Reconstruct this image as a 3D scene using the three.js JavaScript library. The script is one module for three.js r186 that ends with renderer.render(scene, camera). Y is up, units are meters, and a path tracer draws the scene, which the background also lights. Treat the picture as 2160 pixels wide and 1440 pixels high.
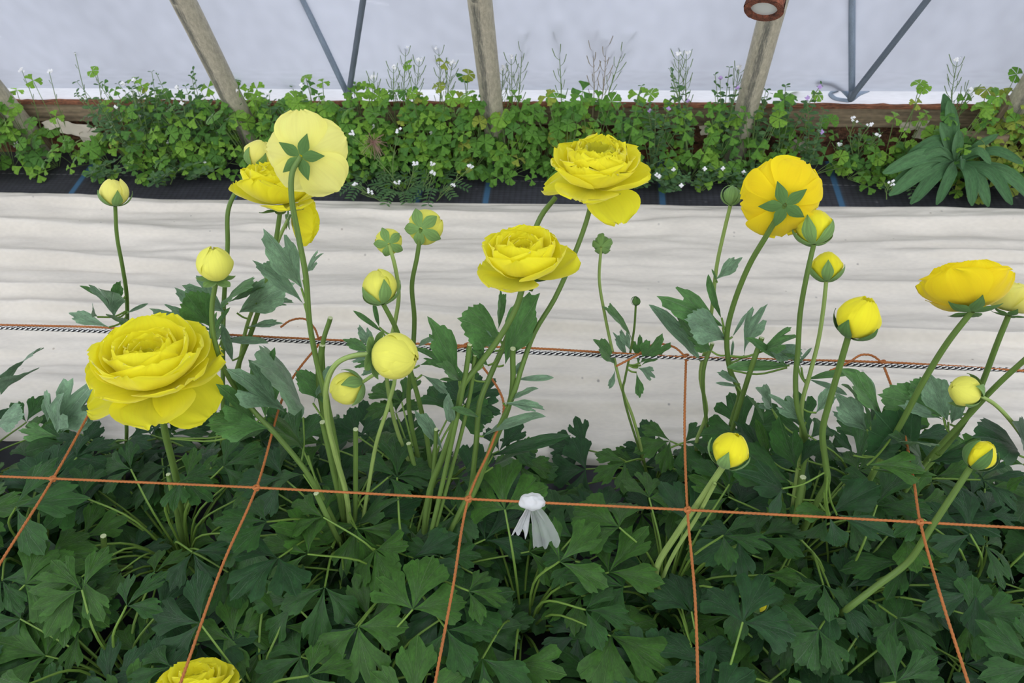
import * as THREE from 'three';
import { mergeGeometries } from 'three/addons/utils/BufferGeometryUtils.js';
import { ImprovedNoise } from 'three/addons/math/ImprovedNoise.js';

// ------------------------------------------------------------------ camera, sky, exposure
const scene = new THREE.Scene();
const FOCAL = 1680;                                    // pixels, for a 2160 x 1440 frame
const camera = new THREE.PerspectiveCamera(2 * Math.atan(720 / FOCAL) * 180 / Math.PI, 1.5, 0.02, 60);
const V = (x, y, z) => new THREE.Vector3(x, y, z);
const EYE = V(0, 0.75, 0);
const axZ = V(206, 1820, -1680).normalize().negate();   // world axes as the lens sees them
const axX = V(18980, -600, 1680).normalize(); axX.addScaledVector(axZ, -axX.dot(axZ)).normalize();
const axY = V(0, 0, 0).crossVectors(axZ, axX);
const lensToWorld = new THREE.Matrix4().set(axX.x, axX.y, axX.z, 0, axY.x, axY.y, axY.z, 0, axZ.x, axZ.y, axZ.z, 0, 0, 0, 0, 1);
camera.position.copy(EYE);
camera.quaternion.setFromRotationMatrix(lensToWorld);
camera.updateMatrixWorld();
camera.focus = 0.64; camera.userData.fStop = 18;

const renderer = new THREE.WebGLRenderer({ antialias: true });
renderer.toneMapping = THREE.LinearToneMapping;
renderer.toneMappingExposure = 1.4;
renderer.shadowMap.enabled = true;

// overcast sky: brightest overhead, a third of that at the horizon
const SKY_W = 64, SKY_H = 32, skyData = new Float32Array(SKY_W * SKY_H * 4);
for (let j = 0; j < SKY_H; j++) for (let i = 0; i < SKY_W; i++) {
  const up = Math.sin(((j + 0.5) / SKY_H - 0.5) * Math.PI), L = up > 0 ? (1 + 2 * up) / 3 * 2.6 : 0.36, k = (j * SKY_W + i) * 4;
  skyData[k] = L * 0.97; skyData[k + 1] = L * 0.99; skyData[k + 2] = L * 1.04; skyData[k + 3] = 1;
}
const sky = new THREE.DataTexture(skyData, SKY_W, SKY_H, THREE.RGBAFormat, THREE.FloatType);
sky.mapping = THREE.EquirectangularReflectionMapping; sky.magFilter = THREE.LinearFilter; sky.needsUpdate = true;
scene.background = sky; scene.environment = sky;

// ------------------------------------------------------------------ helpers
let seed = 12345;
const rnd = () => { seed = (seed + 0x6D2B79F5) | 0; let t = Math.imul(seed ^ (seed >>> 15), 1 | seed); t = (t + Math.imul(t ^ (t >>> 7), 61 | t)) ^ t; return ((t ^ (t >>> 14)) >>> 0) / 4294967296; };
const rr = (a, b) => a + (b - a) * rnd(), pick = (a) => a[Math.floor(rnd() * a.length)];
const lerp = (a, b, t) => a + (b - a) * t, clamp = (x, a, b) => Math.min(b, Math.max(a, x)), R = (d) => d * Math.PI / 180;
const smooth = (a, b, x) => { const t = clamp((x - a) / (b - a), 0, 1); return t * t * (3 - 2 * t); };
const perlin = new ImprovedNoise(), noise = (x, y = 0, z = 0) => perlin.noise(x + 91.3, y + 47.1, z + 13.7);
// a point of the place from where the lens sees it and the upright plane (z) or the level (y) that it lies on
const rayTo = (px, py) => V(px - 1080, 720 - py, -FOCAL).applyMatrix4(lensToWorld);
const onZ = (px, py, z) => { const r = rayTo(px, py); return r.multiplyScalar(z / r.z).add(EYE); };
const onY = (px, py, y) => { const r = rayTo(px, py); return r.multiplyScalar((y - EYE.y) / r.y).add(EYE); };
const FILM_LEAN = 0.229, FILM_Z = -1.125;
const onFilm = (px, py, off = 0) => { const r = rayTo(px, py); return r.multiplyScalar((FILM_Z + off + FILM_LEAN * EYE.y) / (r.z - FILM_LEAN * r.y)).add(EYE); };

const taken = {};
function numbered(name) { const n = taken[name] || 0; taken[name] = n + 1; return n ? `${name}_${String(n).padStart(3, '0')}` : name; }
function tag(o, label, category, group, kind) { o.userData.label = label; o.userData.category = category; if (group) o.userData.group = group; if (kind) o.userData.kind = kind; return o; }
function thing(name, label, category, at, group) { const g = new THREE.Group(); g.name = numbered(name); g.position.copy(at); scene.add(g); return tag(g, label, category, group); }
function part(name, geometry, material, parent, label) { const m = new THREE.Mesh(geometry, material); m.name = name; m.castShadow = m.receiveShadow = true; parent.add(m); if (label) m.userData.label = label; return m; }
function solo(name, geometry, material, label, category, group, kind) { const m = part(numbered(name), geometry, material, scene); return tag(m, label, category, group, kind); }
const local = (geometry, at) => geometry.translate(-at.x, -at.y, -at.z);

function buildGeo(pos, uv, idx, col) {
  const g = new THREE.BufferGeometry();
  g.setAttribute('position', new THREE.Float32BufferAttribute(pos, 3));
  g.setAttribute('uv', new THREE.Float32BufferAttribute(uv, 2));
  if (col) g.setAttribute('color', new THREE.Float32BufferAttribute(col, 3));
  g.setIndex(idx); g.computeVertexNormals(); return g;
}
function gridIndex(nu, nv, base = 0, idx = []) {      // (nu+1) x (nv+1) vertices, v outer
  for (let j = 0; j < nv; j++) for (let i = 0; i < nu; i++) { const a = base + j * (nu + 1) + i, b = a + nu + 1; idx.push(a, b, a + 1, b, b + 1, a + 1); }
  return idx;
}
// a smooth line through points
function spline(points, steps) {
  if (points.length === 2) { const o = []; for (let i = 0; i <= steps; i++) o.push(points[0].clone().lerp(points[1], i / steps)); return o; }
  return new THREE.CatmullRomCurve3(points, false, 'centripetal').getPoints(steps);
}
// a swept tube: radius(t, angle) in metres, closed ends
function tube(line, radius, sides = 7, uvScale = 1, cap = true) {
  const n = line.length, pos = [], uv = [], idx = [];
  const tan = line.map((p, i) => line[Math.min(i + 1, n - 1)].clone().sub(line[Math.max(i - 1, 0)]).normalize());
  let N = Math.abs(tan[0].y) < 0.9 ? V(0, 1, 0) : V(1, 0, 0); N.addScaledVector(tan[0], -N.dot(tan[0])).normalize();
  let run = 0; const B = V(0, 0, 0), fn = typeof radius === 'function';
  for (let i = 0; i < n; i++) {
    if (i) { run += line[i].distanceTo(line[i - 1]); N.addScaledVector(tan[i], -N.dot(tan[i])).normalize(); }
    B.crossVectors(tan[i], N);
    for (let s = 0; s <= sides; s++) {
      const a = s / sides * Math.PI * 2, r = fn ? radius(i / (n - 1), a, run) : radius, c = Math.cos(a) * r, d = Math.sin(a) * r;
      pos.push(line[i].x + N.x * c + B.x * d, line[i].y + N.y * c + B.y * d, line[i].z + N.z * c + B.z * d); uv.push(s / sides, run * uvScale);
    }
  }
  gridIndex(sides, n - 1, 0, idx);
  if (cap) for (const [row, flip] of [[0, 0], [n - 1, 1]]) {
    const c = pos.length / 3; pos.push(line[row].x, line[row].y, line[row].z); uv.push(0.5, 0.5);
    for (let s = 0; s < sides; s++) { const a = row * (sides + 1) + s; flip ? idx.push(c, a, a + 1) : idx.push(c, a + 1, a); }
  }
  return buildGeo(pos, uv, idx);
}
// three-ply twine
const twine = (line, r, pitch = 0.0095) => tube(line, (t, a, run) => r * (0.84 + 0.2 * Math.cos(3 * (a + run / pitch * 2 * Math.PI))), 9, 1);
function evenly(points, step) { const c = new THREE.CatmullRomCurve3(points, false, 'centripetal'); return c.getSpacedPoints(Math.max(2, Math.round(c.getLength() / step))); }
function box(w, h, d, at, rot = [0, 0, 0], bev = 0.0015) {   // a box with a worn edge
  const s = new THREE.Shape(), x = w / 2 - bev, y = h / 2 - bev; s.moveTo(-x, -y); s.lineTo(x, -y); s.lineTo(x, y); s.lineTo(-x, y);
  const g = new THREE.ExtrudeGeometry(s, { depth: d - 2 * bev, bevelEnabled: true, bevelSize: bev, bevelThickness: bev, bevelSegments: 2, steps: 1 }).translate(0, 0, -d / 2 + bev);
  g.rotateX(rot[0]).rotateY(rot[1]).rotateZ(rot[2]); return g.translate(at.x, at.y, at.z);
}
function facing(axis, spin = 0) { return new THREE.Quaternion().setFromUnitVectors(V(0, 1, 0), axis.clone().normalize()).multiply(new THREE.Quaternion().setFromAxisAngle(V(0, 1, 0), spin)); }
function frame(forward, normal) {                      // x runs along forward, y as near to normal as can be
  const x = forward.clone().normalize(), y = normal.clone().addScaledVector(x, -normal.dot(x)).normalize(), z = V(0, 0, 0).crossVectors(x, y);
  return new THREE.Quaternion().setFromRotationMatrix(new THREE.Matrix4().makeBasis(x, y, z));
}

// ------------------------------------------------------------------ textures and materials
function paint(w, h, draw, srgb = true) {
  const c = document.createElement('canvas'); c.width = w; c.height = h; const x = c.getContext('2d'); draw(x, w, h);
  const t = new THREE.CanvasTexture(c); if (srgb) t.colorSpace = THREE.SRGBColorSpace; t.wrapS = t.wrapT = THREE.RepeatWrapping; return t;
}
function grain(x, w, h, base, amount, scales) {        // layered noise round a colour, tiling
  const im = x.createImageData(w, h), d = im.data;
  for (let j = 0; j < h; j++) for (let i = 0; i < w; i++) {
    let v = 0;
    for (const [fx, fy, k] of scales) { const a = i / w * Math.PI * 2, b = j / h; v += k * noise(Math.cos(a) * fx / 6.28, Math.sin(a) * fx / 6.28, b * fy); }
    const q = (j * w + i) * 4; for (let c = 0; c < 3; c++) d[q + c] = clamp(base[c] * (1 + amount * v), 0, 255); d[q + 3] = 255;
  }
  x.putImageData(im, 0, 0);
}
function veins(x, w, h, color, alpha, thick) {
  x.strokeStyle = color; x.lineCap = 'round';
  for (const [u, k] of [[0.5, 1], [0.3, 0.75], [0.7, 0.75], [0.13, 0.55], [0.87, 0.55]]) {
    x.globalAlpha = alpha * k; x.lineWidth = thick * k * 1.7; x.beginPath(); x.moveTo(w * 0.5, h); x.quadraticCurveTo(w * (0.5 + (u - 0.5) * 0.8), h * 0.7, w * u, 0); x.stroke();
    for (let b = 0; b < 5; b++) for (const s of [-1, 1]) {
      const y0 = h * (0.85 - b * 0.16), x0 = w * (0.5 + (u - 0.5) * (1 - y0 / h * 0.75)); x.globalAlpha = alpha * k * 0.55; x.lineWidth = thick * 0.6;
      x.beginPath(); x.moveTo(x0, y0); x.quadraticCurveTo(x0 + s * w * 0.05, y0 - h * 0.06, x0 + s * w * 0.085, y0 - h * 0.15); x.stroke();
    }
  }
  x.globalAlpha = 1;
}
const leafMap = (rgb, veinColor) => paint(256, 256, (x, w, h) => { grain(x, w, h, rgb, 0.5, [[5, 5, 0.35], [16, 18, 0.25], [60, 60, 0.2]]); veins(x, w, h, veinColor, 0.3, 2.0); });
const leafBump = paint(256, 256, (x, w, h) => { x.fillStyle = '#999'; x.fillRect(0, 0, w, h); veins(x, w, h, '#222', 0.9, 4); }, false);
const green = (rgb, vein, through = 0.3) => new THREE.MeshPhysicalMaterial({ map: leafMap(rgb, vein), bumpMap: leafBump, bumpScale: 0.0012, roughness: 0.92, specularIntensity: 0.4, transmission: through, thickness: 0, clearcoat: 0.36, clearcoatRoughness: 0.32, side: THREE.DoubleSide });
const M = {};
M.leaf = [green([48, 91, 34], '#74986a'), green([39, 79, 37], '#698e64'), green([61, 104, 32], '#80a05c')];
M.upper = [green([122, 156, 120], '#c2d6be', 0.25), green([88, 134, 70], '#a4c092', 0.3)];  // paler greens; part of the tone is sky sheen put into the colour
const streaks = (rgb, k = 0.25) => paint(256, 128, (x, w, h) => grain(x, w, h, rgb, k, [[70, 2, 0.35], [25, 1.5, 0.3], [8, 4, 0.25]]));
const stemMat = (rgb) => new THREE.MeshPhysicalMaterial({ map: streaks(rgb, 0.3), roughness: 0.6, sheen: 0.3, sheenRoughness: 0.5 });
M.stem = stemMat([96, 124, 54]); M.stemPale = stemMat([142, 166, 88]); M.petiole = stemMat([108, 140, 54]); M.cut = new THREE.MeshStandardMaterial({ color: '#c9d2a2', roughness: 0.8 });
const petalMat = (rgb, through = 0.46) => new THREE.MeshPhysicalMaterial({ map: streaks(rgb, 0.04), roughness: 1, specularIntensity: 0.5, transmission: through, thickness: 0, side: THREE.DoubleSide });
M.yellow = petalMat([255, 248, 52]); M.pale = petalMat([255, 251, 146]); M.deep = petalMat([255, 236, 26]); M.lime = petalMat([246, 244, 110], 0.28); M.heart = petalMat([236, 234, 60]);
M.sepal = new THREE.MeshPhysicalMaterial({ map: streaks([120, 156, 84], 0.3), roughness: 0.95, transmission: 0.15, thickness: 0, side: THREE.DoubleSide });
M.sepalDark = new THREE.MeshPhysicalMaterial({ map: streaks([84, 122, 58], 0.3), roughness: 0.95, transmission: 0.15, thickness: 0, side: THREE.DoubleSide });
const metal = (rgb, rough, k, sc, metalness = 0) => new THREE.MeshStandardMaterial({ map: paint(512, 512, (x, w, h) => grain(x, w, h, rgb, k, sc)), roughness: rough, metalness });
M.hoop = new THREE.MeshStandardMaterial({ roughness: 0.55, map: paint(512, 512, (x, w, h) => { grain(x, w, h, [176, 169, 148], 0.35, [[6, 3, 0.25], [30, 40, 0.35], [120, 140, 0.3]]);
  for (let k = 0; k < 2600; k++) { const g = (rnd() + rnd() + rnd()) / 3 - 0.5; x.fillStyle = `rgba(74,76,70,${rr(0.05, 0.3)})`; x.fillRect((0.7 + g * 0.16) * w, rnd() * h, rr(1, 4), rr(3, 26)); } }) }); // a streak of grime down the inner side
M.rod = metal([96, 106, 116], 0.6, 0.3, [[10, 10, 0.3], [80, 80, 0.3]]);
M.rodPale = metal([132, 146, 162], 0.7, 0.3, [[10, 10, 0.3], [80, 80, 0.3]]);
M.rust = metal([112, 66, 48], 0.95, 0.9, [[8, 8, 0.4], [40, 40, 0.5], [120, 120, 0.4]]);
M.plug = new THREE.MeshStandardMaterial({ color: '#dfe3de', roughness: 0.6 });
M.wood = new THREE.MeshStandardMaterial({ map: paint(1024, 256, (x, w, h) => grain(x, w, h, [132, 116, 92], 0.6, [[6, 30, 0.35], [30, 90, 0.35], [160, 60, 0.2]])), roughness: 0.9 });
M.woodRed = new THREE.MeshStandardMaterial({ map: paint(1024, 128, (x, w, h) => grain(x, w, h, [112, 72, 50], 0.9, [[40, 20, 0.4], [120, 40, 0.4]])), roughness: 0.95 });
M.soil = new THREE.MeshStandardMaterial({ map: paint(512, 512, (x, w, h) => grain(x, w, h, [98, 68, 50], 1.1, [[10, 10, 0.3], [50, 50, 0.4], [150, 150, 0.4]])), roughness: 1 });
M.twine = new THREE.MeshStandardMaterial({ map: paint(64, 256, (x, w, h) => grain(x, w, h, [172, 104, 50], 0.5, [[20, 60, 0.4]])), roughness: 0.75 });
M.braid = new THREE.MeshStandardMaterial({ map: paint(64, 64, (x, w, h) => { x.fillStyle = '#e4e2dc'; x.fillRect(0, 0, w, h); x.fillStyle = '#1b1b1d'; for (let k = -2; k < 6; k++) { x.beginPath(); x.moveTo(k * 32, 0); x.lineTo(k * 32 + 15, 0); x.lineTo(k * 32 + 47, 64); x.lineTo(k * 32 + 32, 64); x.fill(); } x.fillRect(8, 20, 12, 22); x.fillRect(40, 20, 12, 22); x.fillStyle = '#e4e2dc'; x.fillRect(24, 2, 9, 18); x.fillRect(56, 44, 8, 18); }), roughness: 0.8 });
M.braid.map.repeat.set(2, 1);
const filmMat = (rgb) => new THREE.MeshPhysicalMaterial({ map: paint(1024, 512, (x, w, h) => { grain(x, w, h, rgb, 0.14, [[4, 3, 0.5], [10, 6, 0.35], [90, 60, 0.25]]);
  for (let k = 0; k < 500; k++) { x.fillStyle = `rgba(150,150,150,${rr(0.1, 0.5)})`; const s = rr(0.3, 0.9); x.fillRect(rnd() * w, rnd() * h, s, s); } for (let k = 0; k < 30; k++) { x.strokeStyle = `rgba(235,238,245,${rr(0.05, 0.2)})`; x.lineWidth = rr(0.4, 0.9); const px = rnd() * w, py = rnd() * h; x.beginPath(); x.moveTo(px, py); x.lineTo(px + rr(20, 90), py + rr(-6, 6)); x.stroke(); } }),
  roughness: 0.99, transmission: 0.82, thickness: 0, side: THREE.DoubleSide });
M.film = filmMat([226, 228, 234]); M.filmPale = filmMat([198, 201, 208]); M.filmGrey = filmMat([160, 164, 174]);  // strip above the board paler, back wall greyer than the roof film
M.cloth = new THREE.MeshPhysicalMaterial({ map: paint(2048, 512, (x, w, h) => { grain(x, w, h, [226, 219, 204], 0.12, [[14, 10, 0.4], [40, 30, 0.3], [300, 240, 0.22]]);
  for (let k = 0; k < 160; k++) { x.fillStyle = `rgba(${pick(['90,86,80', '120,108,90', '60,60,60'])},${rr(0.1, 0.5)})`; x.beginPath(); x.arc(rnd() * w, rnd() * h, rr(0.4, 1.6), 0, 7); x.fill(); } }), roughness: 0.85, transmission: 0.06, thickness: 0, side: THREE.DoubleSide });
M.scrap = new THREE.MeshPhysicalMaterial({ color: '#eef0ee', roughness: 0.75, transmission: 0.35, thickness: 0, side: THREE.DoubleSide });
M.scrapClear = new THREE.MeshPhysicalMaterial({ color: '#eef2ee', roughness: 0.55, transmission: 0.8, thickness: 0, side: THREE.DoubleSide });
M.mulch = new THREE.MeshStandardMaterial({ color: '#17171a', roughness: 0.42 });
const wgreen = (rgb, t = 0.35) => new THREE.MeshPhysicalMaterial({ map: leafMap(rgb, '#a9c98a'), roughness: 0.95, transmission: t, thickness: 0, clearcoat: 0.15, clearcoatRoughness: 0.5, side: THREE.DoubleSide });
M.clover = [wgreen([92, 146, 34]), wgreen([74, 128, 36]), wgreen([122, 170, 42]), wgreen([150, 166, 50])];
M.herb = [wgreen([82, 124, 62]), wgreen([70, 114, 58])];
M.rosette = [wgreen([78, 122, 72], 0.2), wgreen([66, 110, 62], 0.2)];
M.thin = new THREE.MeshStandardMaterial({ color: '#6f8a4c', roughness: 0.8 }); M.dry = new THREE.MeshStandardMaterial({ color: '#8f8468', roughness: 0.9 });
M.white = new THREE.MeshStandardMaterial({ color: '#f4f4f2', roughness: 0.8, side: THREE.DoubleSide }); M.mauve = new THREE.MeshStandardMaterial({ color: '#b79bd0', roughness: 0.8, side: THREE.DoubleSide });
M.chip = new THREE.MeshStandardMaterial({ color: '#cfc5b2', roughness: 0.9, side: THREE.DoubleSide });

// ------------------------------------------------------------------ the ground
function structure(name, geometry, material) { const m = part(name, geometry, material, scene); m.userData.kind = 'structure'; return m; }
{
  const W = 7, D = 5.4, g = new THREE.BoxGeometry(W, 0.04, D).translate(0, -0.0205, 1.4);
  structure('floor', g, M.soil);
}
const FAR_Z = -0.975, NEAR_Z = -0.505;
{ // woven black ground cover with blue marker threads and a white stitched line
  const x0 = -2.2, x1 = 2.2, z0 = -1.13, z1 = -0.40, xs = [[160, 400], [505, 400], [882, 420], [1031, 390], [1397, 430], [1768, 415]].map(([a, b]) => onY(a, b, 0).x), wz = onY(1100, 384, 0).z;
  const t = paint(2048, 512, (x, w, h) => {
    grain(x, w, h, [56, 57, 62], 0.5, [[12, 6, 0.4], [60, 30, 0.3], [300, 120, 0.3]]);
    x.globalAlpha = 0.16; x.fillStyle = '#000'; for (let i = 0; i < w; i += 4) x.fillRect(i, 0, 1.4, h); for (let j = 0; j < h; j += 4) x.fillRect(0, j, w, 1.2);
    x.globalAlpha = 0.8; x.fillStyle = '#3f6f93'; for (const v of xs) x.fillRect((v - x0) / (x1 - x0) * w - 2.2, 0, 4.4, h);
    x.globalAlpha = 0.5; x.fillStyle = '#b9b9b2'; const y = (wz - z0) / (z1 - z0) * h; for (let i = 0; i < w; i += 5) x.fillRect(i, y + noise(i / 160) * 3, 3.4, 1.3);
    for (let k = 0; k < 900; k++) { x.globalAlpha = rr(0.1, 0.55); x.fillStyle = pick(['#b8b4aa', '#8e8674', '#d8d6d0']); const s = rr(0.5, 1.8); x.fillRect(rnd() * w, rnd() * h, s, s); } x.globalAlpha = 1;
  });
  const nx = 120, nz = 30, pos = [], uv = [];
  for (let j = 0; j <= nz; j++) for (let i = 0; i <= nx; i++) { const x = lerp(x0, x1, i / nx), z = lerp(z0, z1, j / nz); pos.push(x, 0.002 + 0.0025 * (noise(x * 4, z * 7) + 0.5), z); uv.push(i / nx, 1 - j / nz); }
  solo('ground_fabric', buildGeo(pos, uv, gridIndex(nx, nz)), new THREE.MeshStandardMaterial({ map: t, roughness: 0.75, side: THREE.DoubleSide }), 'black woven ground fabric with blue marker threads between weeds and white cloth', 'ground fabric');
}
{ // shiny black mulch film over the bed
  const nx = 240, nz = 60, pos = [], uv = [];
  for (let j = 0; j <= nz; j++) for (let i = 0; i <= nx; i++) { const x = lerp(-1.8, 1.8, i / nx), z = lerp(-0.535, 0.25, j / nz), e = smooth(0, 0.12, j / nz); pos.push(x, 0.004 + e * 0.006 + e * 0.007 * (noise(x * 30, z * 9) + noise(x * 8, z * 40) * 0.7), z); uv.push(i / nx, j / nz); }
  solo('mulch_film', buildGeo(pos, uv, gridIndex(nx, nz)), M.mulch, 'wrinkled shiny black mulch film under the flower bed', 'plastic film');
}
{ // the white cloth, lying in long creases
  const nx = 560, nz = 150, pos = [], uv = [], x0 = -2.1, x1 = 2.1;
  // long folds: [share of the way to the camera, height, slope across x, centre x, half length]
  const folds = [[0.05, 0.010, 0.02, -0.5, 0.9], [0.09, 0.012, -0.03, 0.5, 0.7], [0.17, 0.013, 0.03, -0.7, 0.5], [0.2, 0.010, -0.05, 0.2, 0.5], [0.25, 0.012, 0.02, 0.75, 0.4], [0.28, 0.009, -0.06, -0.35, 0.4], [0.34, 0.014, 0.03, -0.75, 0.35], [0.36, 0.010, 0.05, 0.5, 0.45], [0.42, 0.010, -0.04, 0.0, 0.4], [0.46, 0.014, 0.02, 0.8, 0.4], [0.47, 0.018, 0.05, -0.85, 0.45], [0.545, 0.02, 0.03, -0.4, 0.9], [0.57, 0.022, -0.02, 0.55, 0.6], [0.62, 0.011, 0.04, -0.1, 0.5], [0.66, 0.013, -0.03, 0.5, 0.4], [0.7, 0.012, 0.04, -0.6, 0.5], [0.76, 0.011, -0.02, 0.1, 0.6], [0.83, 0.016, 0.01, 0.0, 1.2], [0.9, 0.008, 0.02, 0.4, 0.5]];
  for (let j = 0; j <= nz; j++) for (let i = 0; i <= nx; i++) {
    const x = lerp(x0, x1, i / nx), v = j / nz; let h = 0.009;
    folds.forEach(([c, a, k, cx, hl], s) => {
      const run = smooth(1, 0.4, Math.abs(x - cx) / hl); if (run <= 0) return;
      const d = v - c - k * (x - cx) - 0.03 * noise(x * 1.7, s * 7.7) - 0.012 * noise(x * 6, s * 3.1), w1 = 0.03 + 0.03 * (s % 3) / 2, w2 = 0.00012 + 0.0005 * ((s * 7) % 4) / 3;
      h += a * run * clamp(0.8 + noise(x * 2.1, s * 5.3, 4), 0.1, 1.5) * (d < 0 ? Math.exp(d / w1) : Math.exp(-(d * d) / w2));
    });
    h += 0.009 * noise(x * 2.6, v * 9, 9) + 0.006 * noise(x * 5, v * 20) + 0.0026 * noise(x * 13, v * 40, 2) + 0.0012 * noise(x * 40, v * 70, 5);
    h *= smooth(0, 0.03, v) * 0.8 + 0.2; h = Math.max(0.006, h);
    const zf = FAR_Z - 0.004 * x + 0.006 * noise(x * 2.5), zn = NEAR_Z + 0.012 * noise(x * 1.6, 8) ;
    pos.push(x, h, lerp(zf, zn, v)); uv.push(x / 2.07, v);
  }
  for (let i = 0; i <= nx; i++) { const k = (nz * (nx + 1) + i) * 3; pos[k + 1] = 0.005; }
  solo('row_cover_cloth', buildGeo(pos, uv, gridIndex(nx, nz)), M.cloth, 'creased off-white row cover cloth lying on the path behind the flowers', 'cloth');
}

// ------------------------------------------------------------------ the tunnel: film, board, hoops, braces
const ARC = [];                                          // section of the tunnel, (z, y)
{
  const a = new THREE.CubicBezierCurve(new THREE.Vector2(-1.1, -0.02), new THREE.Vector2(-1.1 + 1.25 * 0.223, 1.23), new THREE.Vector2(-0.35, 2.05), new THREE.Vector2(0.95, 2.08));
  const h = a.getPoints(40); for (const p of h) ARC.push(p); for (let i = h.length - 2; i >= 0; i--) ARC.push(new THREE.Vector2(1.9 - h[i].x, h[i].y));
}
function filmSheet(from, to) {                        // the lowest row ends on top of the board
  const nx = 60, n = to - from, pos = [], uv = [];
  const rows = []; for (let j = 0; j <= n; j++) if (from || j !== 1) rows.push(j);
  for (const j of rows) { const a = ARC[Math.max(from + j - 1, 0)], b = ARC[Math.min(from + j + 1, ARC.length - 1)], t = b.clone().sub(a).normalize(), o = 0.0215, p = j || from ? ARC[from + j] : ARC[1].clone().lerp(ARC[2], (0.126 - ARC[1].y) / (ARC[2].y - ARC[1].y));
    for (let i = 0; i <= nx; i++) { const x = lerp(-4, 4, i / nx); pos.push(x, p.y + t.x * o, p.x - t.y * o); uv.push(x / 1.6, (from + j) * 0.06); } }
  return buildGeo(pos, uv, gridIndex(nx, rows.length - 1));
}
structure('wall_back', filmSheet(0, 24), M.filmGrey); structure('ceiling', filmSheet(24, 56), M.film); structure('wall_front', filmSheet(56, 80), M.film);
{
  const span = 4.6, b = part('baseboard_back', box(span, 0.034, 0.016, V(0, 0.083, -1.102)), M.wood, scene); b.userData.kind = 'structure';
  const uv = b.geometry.attributes.uv, p = b.geometry.attributes.position; for (let i = 0; i < uv.count; i++) uv.setXY(i, p.getX(i) * 0.9, (p.getY(i) + p.getZ(i)) * 5);
  const nx = 480, pos = [], uv2 = [];                   // the rotted brown top edge
  for (let j = 0; j <= 3; j++) for (let i = 0; i <= nx; i++) { const x = lerp(-span / 2, span / 2, i / nx), r = 0.0025 * noise(x * 30, 3) + 0.0015 * noise(x * 90, 1); pos.push(x, [0.0985, 0.105, 0.1045, 0.098][j] + r * (j === 1 || j === 2 ? 1 : 0.2), [-1.0925, -1.093, -1.112, -1.112][j] + r * 0.4); uv2.push(x * 1.5, j * 0.2); }
  const tr = structure('trim_1', buildGeo(pos, uv2, gridIndex(nx, 3)), M.woodRed);
  const low = box(span, 0.03, 0.014, V(0, 0.0165, -1.105)); const lp = structure('trim_2', low, M.woodRed);
  const u2 = low.attributes.uv, p2 = low.attributes.position; for (let i = 0; i < u2.count; i++) u2.setXY(i, p2.getX(i) * 1.1, p2.getY(i) * 6);
  { // paler strip of film just above the board
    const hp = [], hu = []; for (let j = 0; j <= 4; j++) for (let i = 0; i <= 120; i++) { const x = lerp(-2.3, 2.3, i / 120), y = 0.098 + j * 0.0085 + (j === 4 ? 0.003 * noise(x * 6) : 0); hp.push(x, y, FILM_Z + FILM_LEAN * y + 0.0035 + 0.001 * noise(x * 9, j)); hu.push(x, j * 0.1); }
    structure('trim_3', buildGeo(hp, hu, gridIndex(120, 4)), M.filmPale);
  }
  const sp = [], su = [], n = 400;                       // crumbly earth behind
  for (let j = 0; j <= 10; j++) for (let i = 0; i <= n; i++) { const x = lerp(-span / 2, span / 2, i / n), v = j / 10; sp.push(x, 0.028 + v * 0.045 + 0.006 * noise(x * 25, v * 3), -1.098 - v * 0.004 + 0.008 * noise(x * 18, v * 5) + 0.005 * noise(x * 60, v * 12)); su.push(x * 3, v * 0.2); }
  const so = solo('soil_bank', buildGeo(sp, su, gridIndex(n, 10)), M.soil, 'crumbly brown earth showing under the board behind the weeds', 'soil'); so.userData.kind = 'stuff';
}
const HOOP_R = 0.0165;
[-0.927, -0.548, -0.147, 0.229, 0.604].forEach((x, i) => {
  const g = thing('hoop_pipe', ['first', 'second', 'third', 'fourth', 'fifth'][i] + ' galvanised hoop pipe from the left, rising along the plastic film', 'pipe', V(x, 0, -1.1), 'tunnel hoops');
  const line = ARC.map((p) => V(0, p.y, p.x + 1.1));
  part('tube', tube(line, HOOP_R, 20, 3), M.hoop, g);
  part('collar', tube([V(0, 0.0, 0), V(0, 0.045, 0.0103), V(0, 0.052, 0.0119)], (t) => HOOP_R * (t > 0.9 ? 1.02 : 1.1), 20), M.wood, g);
});
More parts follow.
